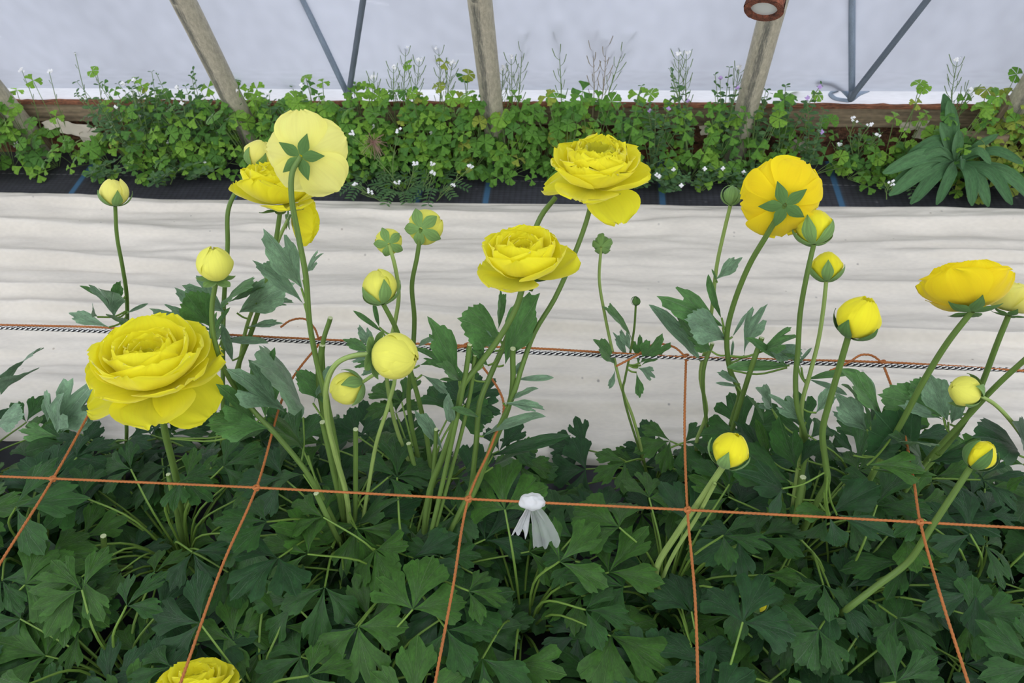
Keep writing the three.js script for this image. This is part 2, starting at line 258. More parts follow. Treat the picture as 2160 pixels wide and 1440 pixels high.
{ // thin braces on the film, two at each foot
  const pairs = [['left', [735, 203], [[640, 0, 'rodPale'], [766, 0, 'rod']]], ['right', [1797, 203], [[1797, 0, 'rodPale'], [1956, 0, 'rod']]]];
  for (const [side, foot, tops] of pairs) tops.forEach(([px, py, mat], k) => {
    const a = onFilm(...foot, 0.010 + 0.012 * k), b = onFilm(px, py, 0.010 + 0.012 * k), d = b.clone().sub(a);
    const top = a.clone().addScaledVector(d, 2.6);
    const g = thing('brace_rod', `${side === 'left' ? ['bluish slanting brace rod left of the middle hoop', 'dark upright brace rod left of the middle hoop'][k] : ['bluish upright brace rod near the right hoop', 'dark slanting brace rod near the right hoop'][k]}`, 'brace', a, 'brace rods');
    part('rod', local(tube([a.clone().addScaledVector(d, -0.02), top], k ? 0.0042 : 0.0045, 12, 4), a), M[mat], g);
    const tip = a.clone(); part('flattened_end', new THREE.SphereGeometry(0.006, 12, 8).scale(1, 1.6, 0.5), M[mat], g);
  });
  const a = onFilm(1797, 212, 0.004), pts = [[1722, 167], [1758, 174], [1785, 196], [1797, 210]].map(([x, y]) => onFilm(x, y, 0.004)), pts2 = [[1797, 210], [1812, 198], [1833, 189]].map(([x, y]) => onFilm(x, y, 0.004)), pts3 = [[1792, 212], [1760, 206], [1752, 196], [1768, 190]].map(([x, y]) => onFilm(x, y, 0.003));
  const g = thing('blue_tie_strip', 'pale blue tie strip knotted at the foot of the right brace rods', 'strap', a);
  const blue = new THREE.MeshStandardMaterial({ color: '#a9b9cf', roughness: 0.7 });
  for (const p of [pts, pts2, pts3]) part('tail', local(tube(spline(p, 14), (t, q) => 0.0035 * (0.25 + 0.75 * Math.abs(Math.cos(q))), 8), a), blue, g);
}
{ // rusty pipe stub with a white plug, hanging into the frame at the top
  const a = onZ(1611, 22, -0.75), d = V(0.16, 0.5, -0.72).normalize(), L = 0.3, r = 0.0158;
  const g = thing('rusty_pipe', 'rusty cut pipe end with white plug hanging at the top edge', 'pipe', a); g.quaternion.copy(facing(d));
  const line = []; for (let i = 0; i <= 40; i++) line.push(V(0, L * i / 40, 0));
  part('sleeve', tube(line, (t, q) => r * (1 + 0.05 * noise(q * 2, t * 14) + (t < 0.12 ? 0.13 * (1 + noise(q * 3, t * 40)) : 0)), 36, 6, false), M.rust, g);
  part('bore', tube(line, r * 0.8, 28, 6, false), M.rust, g);
  const ring = new THREE.RingGeometry(r * 0.78, r * 1.16, 36, 3).rotateX(Math.PI / 2); part('rim', ring, M.rust, g);
  part('plug', new THREE.CylinderGeometry(r * 0.79, r * 0.79, 0.006, 28).translate(0, 0.006, 0), M.plug, g);
}
{ // small wooden bracket at the right hoop
  const a = onZ(2085, 280, -1.055), g = thing('wooden_bracket', 'small pale wooden bracket beside the rightmost hoop pipe', 'bracket', a);
  part('upright', box(0.008, 0.062, 0.016, V(0.008, 0.018, -0.014), [0, 0, R(-14)]), M.wood, g);
  part('arm', box(0.062, 0.015, 0.014, V(-0.006, -0.006, 0.004), [0, R(-12), R(6)]), M.wood, g);
  part('rail', box(0.06, 0.016, 0.014, V(0.048, -0.002, -0.012), [0, R(4), 0]), M.wood, g);
}
for (const [px, py, w, h] of [[155, 272, 0.05, 0.022], [190, 285, 0.035, 0.02], [235, 292, 0.03, 0.014], [110, 262, 0.03, 0.014], [290, 288, 0.03, 0.012], [1500, 272, 0.03, 0.016], [1690, 310, 0.03, 0.02], [1930, 265, 0.035, 0.015], [1945, 278, 0.022, 0.02], [885, 290, 0.02, 0.018]]) {
  const c = onZ(px, py, -1.078), pos = [], uv = [], s0 = rnd() * 50;
  for (let j = 0; j <= 5; j++) for (let i = 0; i <= 8; i++) { const u = i / 8 - 0.5, v = j / 5 - 0.5, k = 1 + 0.35 * noise(s0 + Math.atan2(v, u) * 1.2); pos.push(u * w * k, v * h * k, 0.004 * noise(u * 6 + s0, v * 6)); uv.push(u, v); }
  const m = solo('plastic_scrap', buildGeo(pos, uv, gridIndex(8, 5)), M.chip, 'torn pale plastic scrap caught in the earth under the board', 'scrap', 'plastic scraps under the board'); m.position.copy(c); m.rotation.set(rr(-0.4, 0.1), rr(-0.3, 0.3), rr(-0.4, 0.4));
}

// ------------------------------------------------------------------ net, rope, tie
const NET_Y = 0.215, netGroup = thing('support_net', 'orange twine support net stretched over the flower bed', 'net', V(0, NET_Y, -0.4));
{
  const at = netGroup.position, rowA = [[-1100, 957], [-60, 1002], [110, 1009], [540, 1028], [988, 1052], [1450, 1075], [1940, 1101], [2230, 1117], [3300, 1172]], rowB = [[-1100, 643], [-80, 683], [205, 690], [450, 704], [680, 716], [985, 729], [1140, 735], [1290, 744], [1447, 753], [1640, 758], [1870, 764], [2240, 786], [3200, 828]];
  const A = rowA.map((p) => onY(...p, NET_Y)), B = rowB.map((p) => onY(...p, NET_Y + 0.002)), rows = [A, B];
  for (const r of rows) part('strand', local(twine(evenly(r, 0.0012), 0.00118), at), M.twine, netGroup);
  const C = A.map((p) => V(p.x, NET_Y, p.z + 0.165)); part('strand', local(twine(evenly(C, 0.0012), 0.00118), at), M.twine, netGroup);
  const cross = [[[190, 868], [112, 1009], [0, 1188], [-150, 1430]], [[680, 716], [607, 815], [541, 1028], [470, 1190], [395, 1400], [360, 1500]], [[985, 729], [1062, 850], [1040, 930], [988, 1052], [955, 1240], [918, 1440], [905, 1520]], [[1447, 753], [1444, 900], [1450, 1075], [1466, 1260], [1472, 1440], [1474, 1520]], [[1862, 766], [1892, 850], [1925, 1000], [1941, 1101], [1985, 1260], [2042, 1440], [2066, 1520]]];
  for (const c of cross) part('strand', local(twine(evenly(c.map((p, i) => onY(...p, NET_Y + (i && i < c.length - 1 ? 0.001 * Math.sin(i * 2) : 0))), 0.0012), 0.00118), at), M.twine, netGroup);
  const knot = (p, r) => { const pts = []; for (let k = 0; k <= 30; k++) { const a = k / 30 * Math.PI * 4; pts.push(V(p.x + r * (Math.cos(a) + 0.3 * Math.cos(2.5 * a)), p.y + r * 0.6 * Math.sin(a * 1.5), p.z + r * Math.sin(a))); } part('knot', local(tube(spline(pts, 60), 0.0013, 7), at), M.twine, netGroup); };
  for (const p of [[112, 1009], [541, 1028], [988, 1052], [1450, 1075], [1941, 1101]]) knot(onY(...p, NET_Y), 0.0016);
  for (const p of [[676, 716], [985, 729], [1447, 753], [1862, 766]]) knot(onY(...p, NET_Y), 0.002);
  const loops = [[[592, 690], [612, 676], [640, 672], [662, 690], [672, 714]], [[350, 668], [370, 667], [400, 672], [430, 675]], [[918, 772], [945, 742], [985, 729], [1040, 731]], [[1300, 772], [1345, 748], [1380, 726], [1420, 731], [1447, 753]], [[1750, 782], [1790, 764], [1818, 748], [1840, 750], [1862, 766]]];
  for (const l of loops) part('loop', local(twine(evenly(l.map((p, i) => onY(...p, NET_Y + 0.004)), 0.0012), 0.0011), at), M.twine, netGroup, 'loose end of orange twine');
  const R2 = [[-1100, 646], [-80, 685], [205, 695], [450, 708], [680, 719], [985, 736], [1140, 741], [1290, 747], [1447, 751], [1640, 760], [1870, 768], [2240, 781], [3200, 824]].map((p) => onY(p[0], p[1] + 3, NET_Y + 0.001));
  solo('black_white_rope', tube(evenly(R2, 0.004), (t, a, run) => 0.0019 * (1 + 0.08 * Math.cos(2 * a + run * 900)), 10, 190), M.braid, 'black and white braided rope along the far edge of the net', 'rope');
}
{ // knotted scrap of white plastic on the net
  const a = onY(1122, 1058, NET_Y), g = thing('plastic_tie', 'knotted white plastic strip tied on the orange twine', 'plastic strip', a);
  const k = new THREE.SphereGeometry(0.0085, 28, 20), kp = k.attributes.position;
  for (let i = 0; i < kp.count; i++) { const v = V(kp.getX(i), kp.getY(i), kp.getZ(i)), n = 1 + 0.25 * noise(v.x * 260, v.y * 160, v.z * 260); kp.setXYZ(i, v.x * n * 1.15, v.y * n * 0.85, v.z * n * 0.8); } k.computeVertexNormals(); part('knot', k, M.scrap, g);
  for (const [mat, pts, w] of [[M.scrap, [[1119, 1064], [1108, 1092], [1096, 1126]], 0.0062], [M.scrapClear, [[1124, 1066], [1138, 1098], [1154, 1150]], 0.0098]]) {
    const L = spline(pts.map(([x, y], i) => onY(x, y, NET_Y - 0.003 - i * 0.016)), 16), pos = [], uv = [], nu = 12;
    for (let j = 0; j <= 16; j++) for (let i = 0; i <= nu; i++) { const t = j / 16, u = i / nu * 2 - 1, hw = w * (0.22 + 0.85 * t) * (1 + 0.1 * noise(t * 5, w * 900)), e = t > 0.9 ? 0.003 * noise(u * 9, w * 800) : 0; pos.push(L[j].x - a.x + u * hw, L[j].y - a.y + 0.003 * Math.sin(u * 7) * (0.4 + t) + e, L[j].z - a.z + u * hw * -0.25 + e * 2 + 0.002 * Math.cos(u * 9)); uv.push(u, t); }
    part('tail', buildGeo(pos, uv, gridIndex(nu, 16)), mat, g);
  }
}

// ------------------------------------------------------------------ leaves
// one lobe: a fan that starts at the origin and runs along +x; the rim carries the teeth
function lobe({ len = 1, half = 0.5, teeth = 4, depth = 0.1, cleft = 0, clefts = [], point = 0.3, squeeze = 0.5, rise = 0.1, droop = 0.25, fold = 0.15, wave = 0.03, stalk = 0, s0 = 0, nu = 22, ns = 6 }) {
  const pos = [], uv = [];
  for (let j = 0; j <= ns; j++) for (let i = 0; i <= nu; i++) {
    const s = j / ns, u = i / nu * 2 - 1, saw = Math.abs(((u * teeth + 100.5) % 1) * 2 - 1);
    let rim = 1 - point * Math.pow(Math.abs(u), 1.7) - depth * saw * (0.6 + 0.4 * Math.abs(noise(u * 3, s0)));
    for (const c of clefts) rim -= cleft * Math.exp(-Math.pow((u - c) / 0.13, 2));
    const r = stalk + (len - stalk) * rim * s, th = u * half * (squeeze + (1 - squeeze) * s), x = r * Math.cos(th), z = (r - stalk * 0.9) * Math.sin(th);
    const y = rise * r - droop * r * r / len + fold * Math.abs(z) - fold * 0.8 * z * z / (len * half + 0.01) + wave * len * noise(x * 5 / len + s0, z * 5 / len, s0 * 1.7);
    pos.push(x, y, z); uv.push(u * 0.5 + 0.5, s);
  }
  return buildGeo(pos, uv, gridIndex(nu, ns));
}
const narrowLeaf = (k) => lobe({ half: 0.3 + 0.05 * (k % 3), teeth: 2.5 + (k % 2), depth: 0.1, cleft: k % 3 ? 0.28 : 0.1, clefts: k % 2 ? [0.25] : [-0.3, 0.35], point: 0.42, squeeze: 0.55, rise: 0.05, droop: 0.12 + 0.1 * (k % 3), fold: 0.3, s0: k * 3.3, nu: 20 });
const wideLeaf = (k) => lobe({ half: 0.52 + 0.06 * (k % 3), teeth: 4.5, depth: 0.09, cleft: k % 2 ? 0.22 : 0, clefts: [-0.33, 0.34], point: 0.2, squeeze: 0.42, rise: 0.1, droop: 0.2 + 0.08 * (k % 3), fold: 0.2, s0: k * 5.1 });
const lanceLeaf = (k) => lobe({ half: 0.2, teeth: 2, depth: 0.05, point: 0.75, squeeze: 1.0, rise: 0.12, droop: 0.22, fold: 0.35, s0: k * 2.7, nu: 14, ns: 8 });
const LEAFLET = { n: [0, 1, 2, 3].map(narrowLeaf), w: [0, 1, 2, 3].map(wideLeaf), l: [0, 1, 2].map(lanceLeaf) };
function basalLeaf(k) {                                  // three lobes round the end of the petiole
  const broad = k % 3 === 0, out = [], side = broad ? rr(1.05, 1.3) : rr(0.85, 1.2);
  for (const [a, len] of [[0, 1], [side, 0.86], [-side * rr(0.92, 1.08), 0.86]]) {
    const g = lobe({ len, half: broad ? rr(0.55, 0.68) : rr(0.38, 0.48), teeth: broad ? 4.5 : 3.5, depth: 0.09, cleft: rr(0.04, 0.24), clefts: [-0.36 + rr(-0.05, 0.05), 0.36 + rr(-0.05, 0.05)], point: broad ? 0.2 : 0.28, squeeze: broad ? 0.6 : 0.36, rise: rr(0.0, 0.2), droop: rr(0.15, 0.42), fold: rr(0.05, 0.28), wave: 0.05,  s0: k * 7.7 + a * 3 });
    out.push(g.rotateX(rr(-0.2, 0.2)).rotateY(-a));
  }
  return mergeGeometries(out);
}
const BASAL = []; for (let k = 0; k < 15; k++) BASAL.push(basalLeaf(k));

// ------------------------------------------------------------------ flowers
// a petal lies on a curved meridian: it leaves the axis at angle e0 and ends at angle e1 (degrees above level), its sides wrap upwards
function petal({ L, W, e0, e1, p = 1, r0 = 0.002, wrap = 1, ruffle = 0.03, tip = 0.03, s0 = 0, blunt = 0.62, nu = 14, nt = 12, sharp = 0, tight = 0 }) {
  const pos = [], uv = []; let rho = r0, h = 0;
  for (let j = 0; j <= nt; j++) {
    const t = j / nt, e = R(lerp(e0, e1, Math.pow(t, p))), ds = L / nt; if (j) { rho += Math.cos(e) * ds; h += Math.sin(e) * ds; }
    const up = Math.min(t / blunt, 1), dn = t > blunt ? (t - blunt) / (1 - blunt) : 0, w = W * (0.22 + 0.78 * Math.sin(up * Math.PI / 2)) * (sharp ? Math.max(0.03, 1 - Math.pow(dn, 1.3)) : Math.sqrt(Math.max(0.0, 1 - dn * dn * 0.93)));
    const Rc = Math.max(lerp(W * 2.4, Math.max(rho * 1.08, W * (tight || 0.9)), wrap), w * 0.7);
    for (let i = 0; i <= nu; i++) {
      const u = i / nu * 2 - 1, a = u * w / Rc, inw = Rc * (1 - Math.cos(a)), tang = Rc * Math.sin(a), lift = L * ruffle * t * t * (noise(u * 2.6 + s0, t * 2, s0) * 1.6) + L * tip * t * t * t * noise(u * 6 + s0 * 2, 1);
      const n = inw + lift; pos.push(rho - Math.sin(e) * n + Math.cos(e) * L * tip * noise(u * 7, s0) * t * t, h + Math.cos(e) * n + Math.sin(e) * L * tip * noise(u * 7, s0) * t * t, tang); uv.push(i / nu, t);
    }
  }
  return buildGeo(pos, uv, gridIndex(nu, nt));
}
function keyed(keys, s) { let k = 0; while (k < keys.length - 2 && s > keys[k + 1][0]) k++; const a = keys[k], b = keys[k + 1], t = clamp((s - a[0]) / (b[0] - a[0]), 0, 1); return a.map((v, i) => lerp(v, b[i], t)); }
// keys: [s, L, W, e0, e1, baseHeight] from the heart (s = 0) outwards, as shares of the flower's radius
const BLOOM = {
  open: { n: 40, keys: [[0, 0.4, 0.2, 65, 120, 0.06], [0.22, 0.7, 0.42, 34, 108, 0.05], [0.5, 1.0, 0.66, 8, 97, 0.03], [0.74, 1.1, 0.74, -4, 72, 0], [0.88, 1.04, 0.7, -8, 34, -0.04], [1, 1.0, 0.62, -16, -34, -0.06]] },
  cup: { n: 30, keys: [[0, 0.5, 0.22, 66, 118, 0.05], [0.3, 0.8, 0.5, 36, 110, 0.04], [0.6, 1.06, 0.74, 10, 98, 0.02], [0.85, 1.1, 0.78, -2, 78, 0], [1, 1.04, 0.62, -12, 10, -0.04]] },
  hollow: { n: 38, keys: [[0, 0.85, 0.4, 40, 102, 0.02], [0.3, 0.95, 0.54, 24, 103, 0.02], [0.6, 1.06, 0.7, 6, 92, 0.01], [0.82, 1.06, 0.74, -4, 54, 0], [0.93, 1.02, 0.7, -10, 6, -0.04], [1, 0.98, 0.66, -30, -58, -0.06]] },
  back: { n: 10, keys: [[0, 0.5, 0.3, 60, 105, 0.03], [0.5, 0.85, 0.5, 30, 80, 0.02], [0.54, 1.16, 0.7, 2, 46, 0], [1, 1.22, 0.74, -6, 36, -0.02]] },
  saucer: { n: 26, keys: [[0, 0.6, 0.3, 50, 105, 0.05], [0.4, 0.98, 0.6, 20, 96, 0.02], [0.7, 1.2, 0.78, 2, 80, 0], [1, 1.2, 0.76, -6, 54, -0.02]] },
  full: { n: 24, keys: [[0, 0.6, 0.3, 60, 105, 0.05], [0.5, 0.95, 0.66, 30, 92, 0.02], [0.75, 1.18, 0.86, 4, 70, 0], [1, 1.2, 0.9, -4, 62, -0.02]] },
};
// heads tip away from the camera, towards the light of the film
const tipped = (axis, deg) => axis.clone().normalize().applyAxisAngle(V(1, 0, 0), -R(deg));
function bloom(parent, base, axis, spin, D, kind, mat, label, opt = {}) {
  const g = new THREE.Group(); g.name = 'flower'; g.userData.label = label; g.position.copy(base).sub(parent.position); g.quaternion.copy(facing(tipped(axis, opt.tip2 ?? 24), spin)); parent.add(g);
  const { n, keys } = BLOOM[kind], r = D / 2, s0 = rnd() * 90;
  for (let i = 0; i < n; i++) {
    const s = i / (n - 1), [, L, W, e0, e1, bh] = keyed(keys, s), k = 1 + rr(-0.07, 0.07);
    const geo = petal({ L: L * r * k * (opt.long || 1), W: W * r * rr(0.92, 1.06), e0: e0 + rr(-3, 3), e1: e1 + rr(-6, 6), p: 1, r0: r * 0.05, wrap: s < 0.7 ? 0.92 : lerp(0.92, 0.35, (s - 0.7) / 0.3), ruffle: 0.035 + 0.04 * s, tip: opt.tip || 0.018, s0: s0 + i * 2.3, blunt: 0.6 });
    const m = part('petal', geo, i < n * 0.1 && kind !== 'cup' ? M.heart : mat, g); m.position.y = r * (bh + 0.08) + 0.002; m.rotation.y = (opt.five && s > 0.52 ? Math.round(i) * R(72 * 2) + (i - n * 0.75) * 0.03 : i * R(137.508)) + rr(-0.1, 0.1);
  }
  const sep = opt.sepal || 0.42;
  for (let i = 0; i < 5; i++) { const m = part('sepal', petal({ L: r * sep * 1.15, W: r * sep * 0.32, e0: -8, e1: opt.sepalRise ?? 12, r0: r * 0.05, wrap: 0.5, ruffle: 0.02, tip: 0, s0: i, blunt: 0.4, sharp: 1, nu: 6, nt: 7 }), M.sepalDark, g); m.rotation.y = R(72 * i + 20) + rr(-0.12, 0.12); m.position.y = -r * 0.03; }
  return g;
}
function bud(parent, base, axis, spin, D, mat, label, { petals = 9, close = 172, sepal = 0.62, sepalMat = M.sepal, open = 0, flare = 0, sw = 0.37 } = {}) {
  const g = new THREE.Group(); g.name = 'bud'; g.userData.label = label; g.position.copy(base).sub(parent.position); g.quaternion.copy(facing(tipped(axis, 24), spin)); parent.add(g);
  const r = D / 2, arc = Math.PI * r * 0.97;
  const ball = new THREE.SphereGeometry(r * 0.86, 20, 14).scale(1, 1.02, 1).translate(0, r * 0.97, 0); part('heart', ball, mat, g);
  for (let i = 0; i < petals; i++) {
    const s = i / (petals - 1), k = 0.9 + 0.1 * s, m = part('petal', petal({ L: arc * k * rr(0.95, 1.0) * (1 - open * s * 0.18), W: r * (0.95 + 0.15 * s), tight: 0.62, e0: -4, e1: close - 6 * s - open * 45 * s, r0: r * 0.02, wrap: 1, ruffle: 0.012 + open * 0.03, tip: 0.012 + open * 0.02, s0: i * 3.7 + D * 900, blunt: 0.55, nt: 14 }), mat, g);
    m.rotation.y = i * R(137.508); m.position.y = r * (0.04 - 0.04 * s);
  }
  for (let i = 0; i < 5; i++) { const m = part('sepal', petal({ L: arc * sepal * 1.3 * rr(0.9, 1.08), W: r * sw, e0: -10 - flare * 10, e1: 180 * sepal * 1.3 - 8 - flare * 70, r0: r * 0.06, wrap: 0.85, ruffle: 0.02, tip: 0, s0: i + 40, blunt: 0.55, sharp: 1, nu: 8, nt: 10 }), sepalMat, g); m.rotation.y = R(72 * i + 12); m.position.y = -r * 0.035; m.scale.setScalar(1.08); }
  return g;
}

// ------------------------------------------------------------------ ranunculus plants
const crownAt = (px, py) => { const p = onY(px, py, 0.012); return p; };
const plants = {};
function plant(key, at, label, group) { const g = thing('ranunculus_plant', label, 'flower plant', at, group); plants[key] = { g, at, stems: [] }; return plants[key]; }
const P = (key, px, py, label) => plant(key, crownAt(px, py), label);
P('a', 392, 1190, 'ranunculus plant with the largest open flower, front left');
P('b', 262, 985, 'ranunculus plant with one pale bud behind the largest flower, far left');
P('c', 462, 1000, 'ranunculus plant whose open flower hangs below the pale back-turned one');
P('d', 742, 1190, 'ranunculus plant with a pale back-turned flower on a long curved stem');
P('e', 872, 1272, 'ranunculus plant bearing the two open flowers in the middle of the picture');
P('g', 905, 1090, 'ranunculus plant with three nodding green-backed buds left of the middle');
P('h', 1372, 1015, 'ranunculus plant with tiny green buds on thin stems, right of the middle');
P('i', 1505, 1030, 'ranunculus plant with the deep yellow flower turned away, right of centre');
P('j', 1398, 1290, 'ranunculus plant with one plump bud low over the net strand');
P('k', 1660, 1190, 'ranunculus plant with three yellow buds in a rising row on the right');
P('l', 1800, 1100, 'ranunculus plant with the side-turned open flower near the right edge');
P('m', 1745, 1305, 'ranunculus plant with a half-open green bud low at the right edge');
P('n', 1870, 1085, 'ranunculus plant with tall stems reaching past the right edge');
P('o', 2215, 1075, 'ranunculus plant with a nodding greenish bud beside the right edge');
plant('q', V(-0.335, 0.012, -0.135), 'ranunculus plant with a yellow flower cut by the lower left edge');

// a flower stem from its top down to the crown; tops and bottoms have their own depth
function flowerStem(key, path, zt, zb, r, mat = M.stem, topMat) {
  const p = plants[key], n = path.length, pts = path.map(([x, y], i) => onZ(x, y, lerp(zt, zb, i / (n - 1))));
  const last = pts[n - 1]; if (last.y > 0.06) { const mid = last.clone().lerp(p.at, 0.55); mid.y = last.y * 0.45; pts.push(mid); }
  pts.push(p.at.clone());
  const line = spline(pts, 44), geo = local(tube(line, (t) => r * (0.72 + 0.26 * t), 9, 14), p.at);
  part('stem', geo, mat, p.g); p.stems.push(line);
  return { base: line[0], dir: line[0].clone().sub(line[2]).normalize() };
}
const Y = 'yellow';
{ // a: the big front flower and its bud
  const s = flowerStem('a', [[332, 812], [348, 910], [372, 1010], [382, 1075]], -0.37, -0.385, 0.0038);
  bloom(plants.a.g, s.base, V(0.05, 1, 0.2), 0.4, 0.098, 'open', M.yellow, 'largest fully open yellow flower', { tip: 0.014 });
}
{
  const s = flowerStem('b', [[243, 434], [247, 500], [258, 560], [267, 620], [268, 690], [262, 800]], -0.49, -0.48, 0.0021, M.stem);
  bud(plants.b.g, s.base, V(0, 1, -0.25), 0.2, 0.0215, M.pale, 'small pale bud just opening', { sepal: 0.42, sepalMat: M.sepal, open: 0.35 });
}
{
  let s = flowerStem('c', [[592, 440], [578, 530], [556, 620], [530, 700], [500, 780]], -0.49, -0.47, 0.0026);
  bloom(plants.c.g, s.base, V(0.02, 1, 0.02), 1.0, 0.07, 'cup', M.yellow, 'open yellow flower seen from the side', { tip: 0.07 });
  s = flowerStem('c', [[536, 352], [505, 392], [482, 440], [480, 520], [472, 640], [470, 780]], -0.53, -0.48, 0.0024, M.stem);
  bud(plants.c.g, s.base, V(0.35, 0.9, -0.2), 0.2, 0.023, M.pale, 'pale bud peeping over the open flower', { sepal: 0.5, open: 0.2 });
  s = flowerStem('c', [[608, 462], [590, 500], [560, 590], [520, 690]], -0.505, -0.48, 0.002, M.stemPale);
  bloom(plants.c.g, s.base, V(0.6, -0.15, -0.4), 0.2, 0.042, 'full', M.yellow, 'small flower half hidden beneath the open one');
}
{
  let s = flowerStem('d', [[634, 330], [617, 362], [615, 415], [630, 500], [645, 580], [653, 680], [672, 780], [690, 850], [712, 960], [724, 1080]], -0.445, -0.375, 0.0026, M.stem);
  bloom(plants.d.g, s.base, V(-0.12, -0.42, -0.9), R(205), 0.053, 'back', M.pale, 'pale yellow flower turned away, showing green sepals', { five: 1, sepal: 0.5, sepalRise: 4, tip2: 0 });
  s = flowerStem('d', [[456, 590], [447, 650], [452, 715], [480, 790], [530, 860], [590, 925], [650, 1000], [705, 1100]], -0.415, -0.365, 0.0026, M.stem);
  bud(plants.d.g, s.base, V(0.12, 1, 0.12), 0.5, 0.026, M.lime, 'plump greenish-yellow bud', { petals: 11, sepal: 0.26, flare: 0.5, open: 0.1 });
  s = flowerStem('d', [[788, 746], [745, 750], [712, 765], [691, 802], [690, 880], [708, 960], [730, 1040]], -0.385, -0.37, 0.0026, M.stemPale);
  bud(plants.d.g, s.base, V(0.95, 0.02, 0.25), 0.3, 0.0355, M.lime, 'round lemon bud lying on its side', { petals: 12, sepal: 0.26, flare: 0.3 });
  s = flowerStem('d', [[764, 806], [800, 786], [830, 790], [820, 850], [795, 930], [775, 1040]], -0.40, -0.38, 0.002, M.stemPale);
  bud(plants.d.g, s.base, V(-0.85, -0.32, 0.2), 0.9, 0.027, M.lime, 'greenish bud pointing left', { sepal: 0.38 });
}
{
  let s = flowerStem('g', [[888, 482], [880, 540], [869, 600], [874, 670], [871, 740], [862, 850]], -0.48, -0.45, 0.0024);
  bud(plants.g.g, s.base, V(0.03, -0.15, -0.95), 0.3, 0.0285, M.lime, 'round bud seen from behind on the tallest of three stems', { sepal: 0.3, sw: 0.32 });
  s = flowerStem('g', [[820, 514], [833, 560], [841, 620], [833, 680], [815, 760], [830, 880]], -0.47, -0.44, 0.0021, M.stemPale);
  bud(plants.g.g, s.base, V(-0.25, -0.1, -0.95), 0.8, 0.0215, M.lime, 'small nodding bud seen from behind', { sepal: 0.32, sw: 0.32 });
  s = flowerStem('g', [[808, 640], [834, 690], [862, 770], [885, 850], [903, 940], [910, 1010]], -0.43, -0.42, 0.0026);
  bud(plants.g.g, s.base, V(-0.25, 0.75, -0.45), 0.1, 0.027, M.lime, 'oval bud leaning left', { sepal: 0.42 });
}
{
  let s = flowerStem('e', [[1108, 586], [1088, 650], [1055, 710], [1010, 770], [976, 815], [965, 870], [935, 960], [905, 1040]], -0.425, -0.38, 0.003);
  bloom(plants.e.g, s.base, V(-0.04, 1, 0.12), 2.2, 0.07, 'cup', M.yellow, 'open cup-shaped yellow flower in the middle', { tip2: 16 });
  s = flowerStem('e', [[1172, 416], [1140, 458], [1118, 520], [1100, 610], [1070, 710], [1035, 790], [1012, 850], [1004, 940], [985, 1060], [950, 1120]], -0.50, -0.37, 0.0028);
  s = flowerStem('e', [[1254, 402], [1236, 470], [1210, 540], [1170, 630], [1128, 700], [1102, 770], [1082, 835], [1040, 930], [1000, 1040], [930, 1150]], -0.49, -0.365, 0.0025);
  bloom(plants.e.g, s.base, V(0.06, 1, 0.22), 0.7, 0.074, 'hollow', M.yellow, 'open yellow flower with a hollow green heart', { tip: 0.06 });
}
{
  let s = flowerStem('h', [[1268, 520], [1264, 590], [1275, 660], [1293, 745], [1312, 820], [1335, 880], [1356, 960]], -0.49, -0.48, 0.0017, M.stemPale);
  bud(plants.h.g, s.base, V(0.12, -0.05, -0.95), 0.4, 0.0145, M.sepal, 'small green bud seen from behind', { sepal: 0.55 });
  s = flowerStem('h', [[1341, 644], [1338, 690], [1330, 740], [1318, 800], [1314, 822]], -0.49, -0.482, 0.0013, M.stem);
  bud(plants.h.g, s.base, V(0, 1, -0.1), 0.4, 0.0075, M.sepalDark, 'tiny green bud', { petals: 4, sepal: 0.8, sepalMat: M.sepalDark });
}
{
  let s = flowerStem('i', [[1541, 432], [1527, 490], [1512, 560], [1503, 640], [1492, 720], [1477, 790], [1490, 870], [1468, 940]], -0.5, -0.48, 0.002, M.stemPale);
  bud(plants.i.g, s.base, V(0.1, 0.85, -0.45), 0.4, 0.0145, M.sepal, 'small silvery green bud', { sepal: 0.72 });
  s = flowerStem('i', [[1655, 432], [1618, 495], [1580, 560], [1545, 650], [1533, 710], [1540, 780], [1560, 830], [1546, 880], [1530, 960]], -0.455, -0.47, 0.0027);
  bloom(plants.i.g, s.base, V(0.06, -0.32, -0.95), R(150), 0.057, 'full', M.deep, 'deep yellow flower turned away, with star of green sepals', { sepal: 0.5, sepalRise: 25, tip: 0.04, tip2: 0 });
}
{
  const s = flowerStem('j', [[1526, 982], [1480, 1050], [1428, 1125], [1388, 1190], [1384, 1225], [1402, 1250]], -0.335, -0.33, 0.0033, M.stemPale);
  bud(plants.j.g, s.base, V(0.3, 0.95, -0.1), 0.3, 0.026, M.yellow, 'plump yellow bud with green sepals', { sepal: 0.46, open: 0.1 });
  flowerStem('j', [[1508, 1020], [1470, 1090], [1420, 1170], [1395, 1230]], -0.33, -0.33, 0.002, M.stemPale);
}
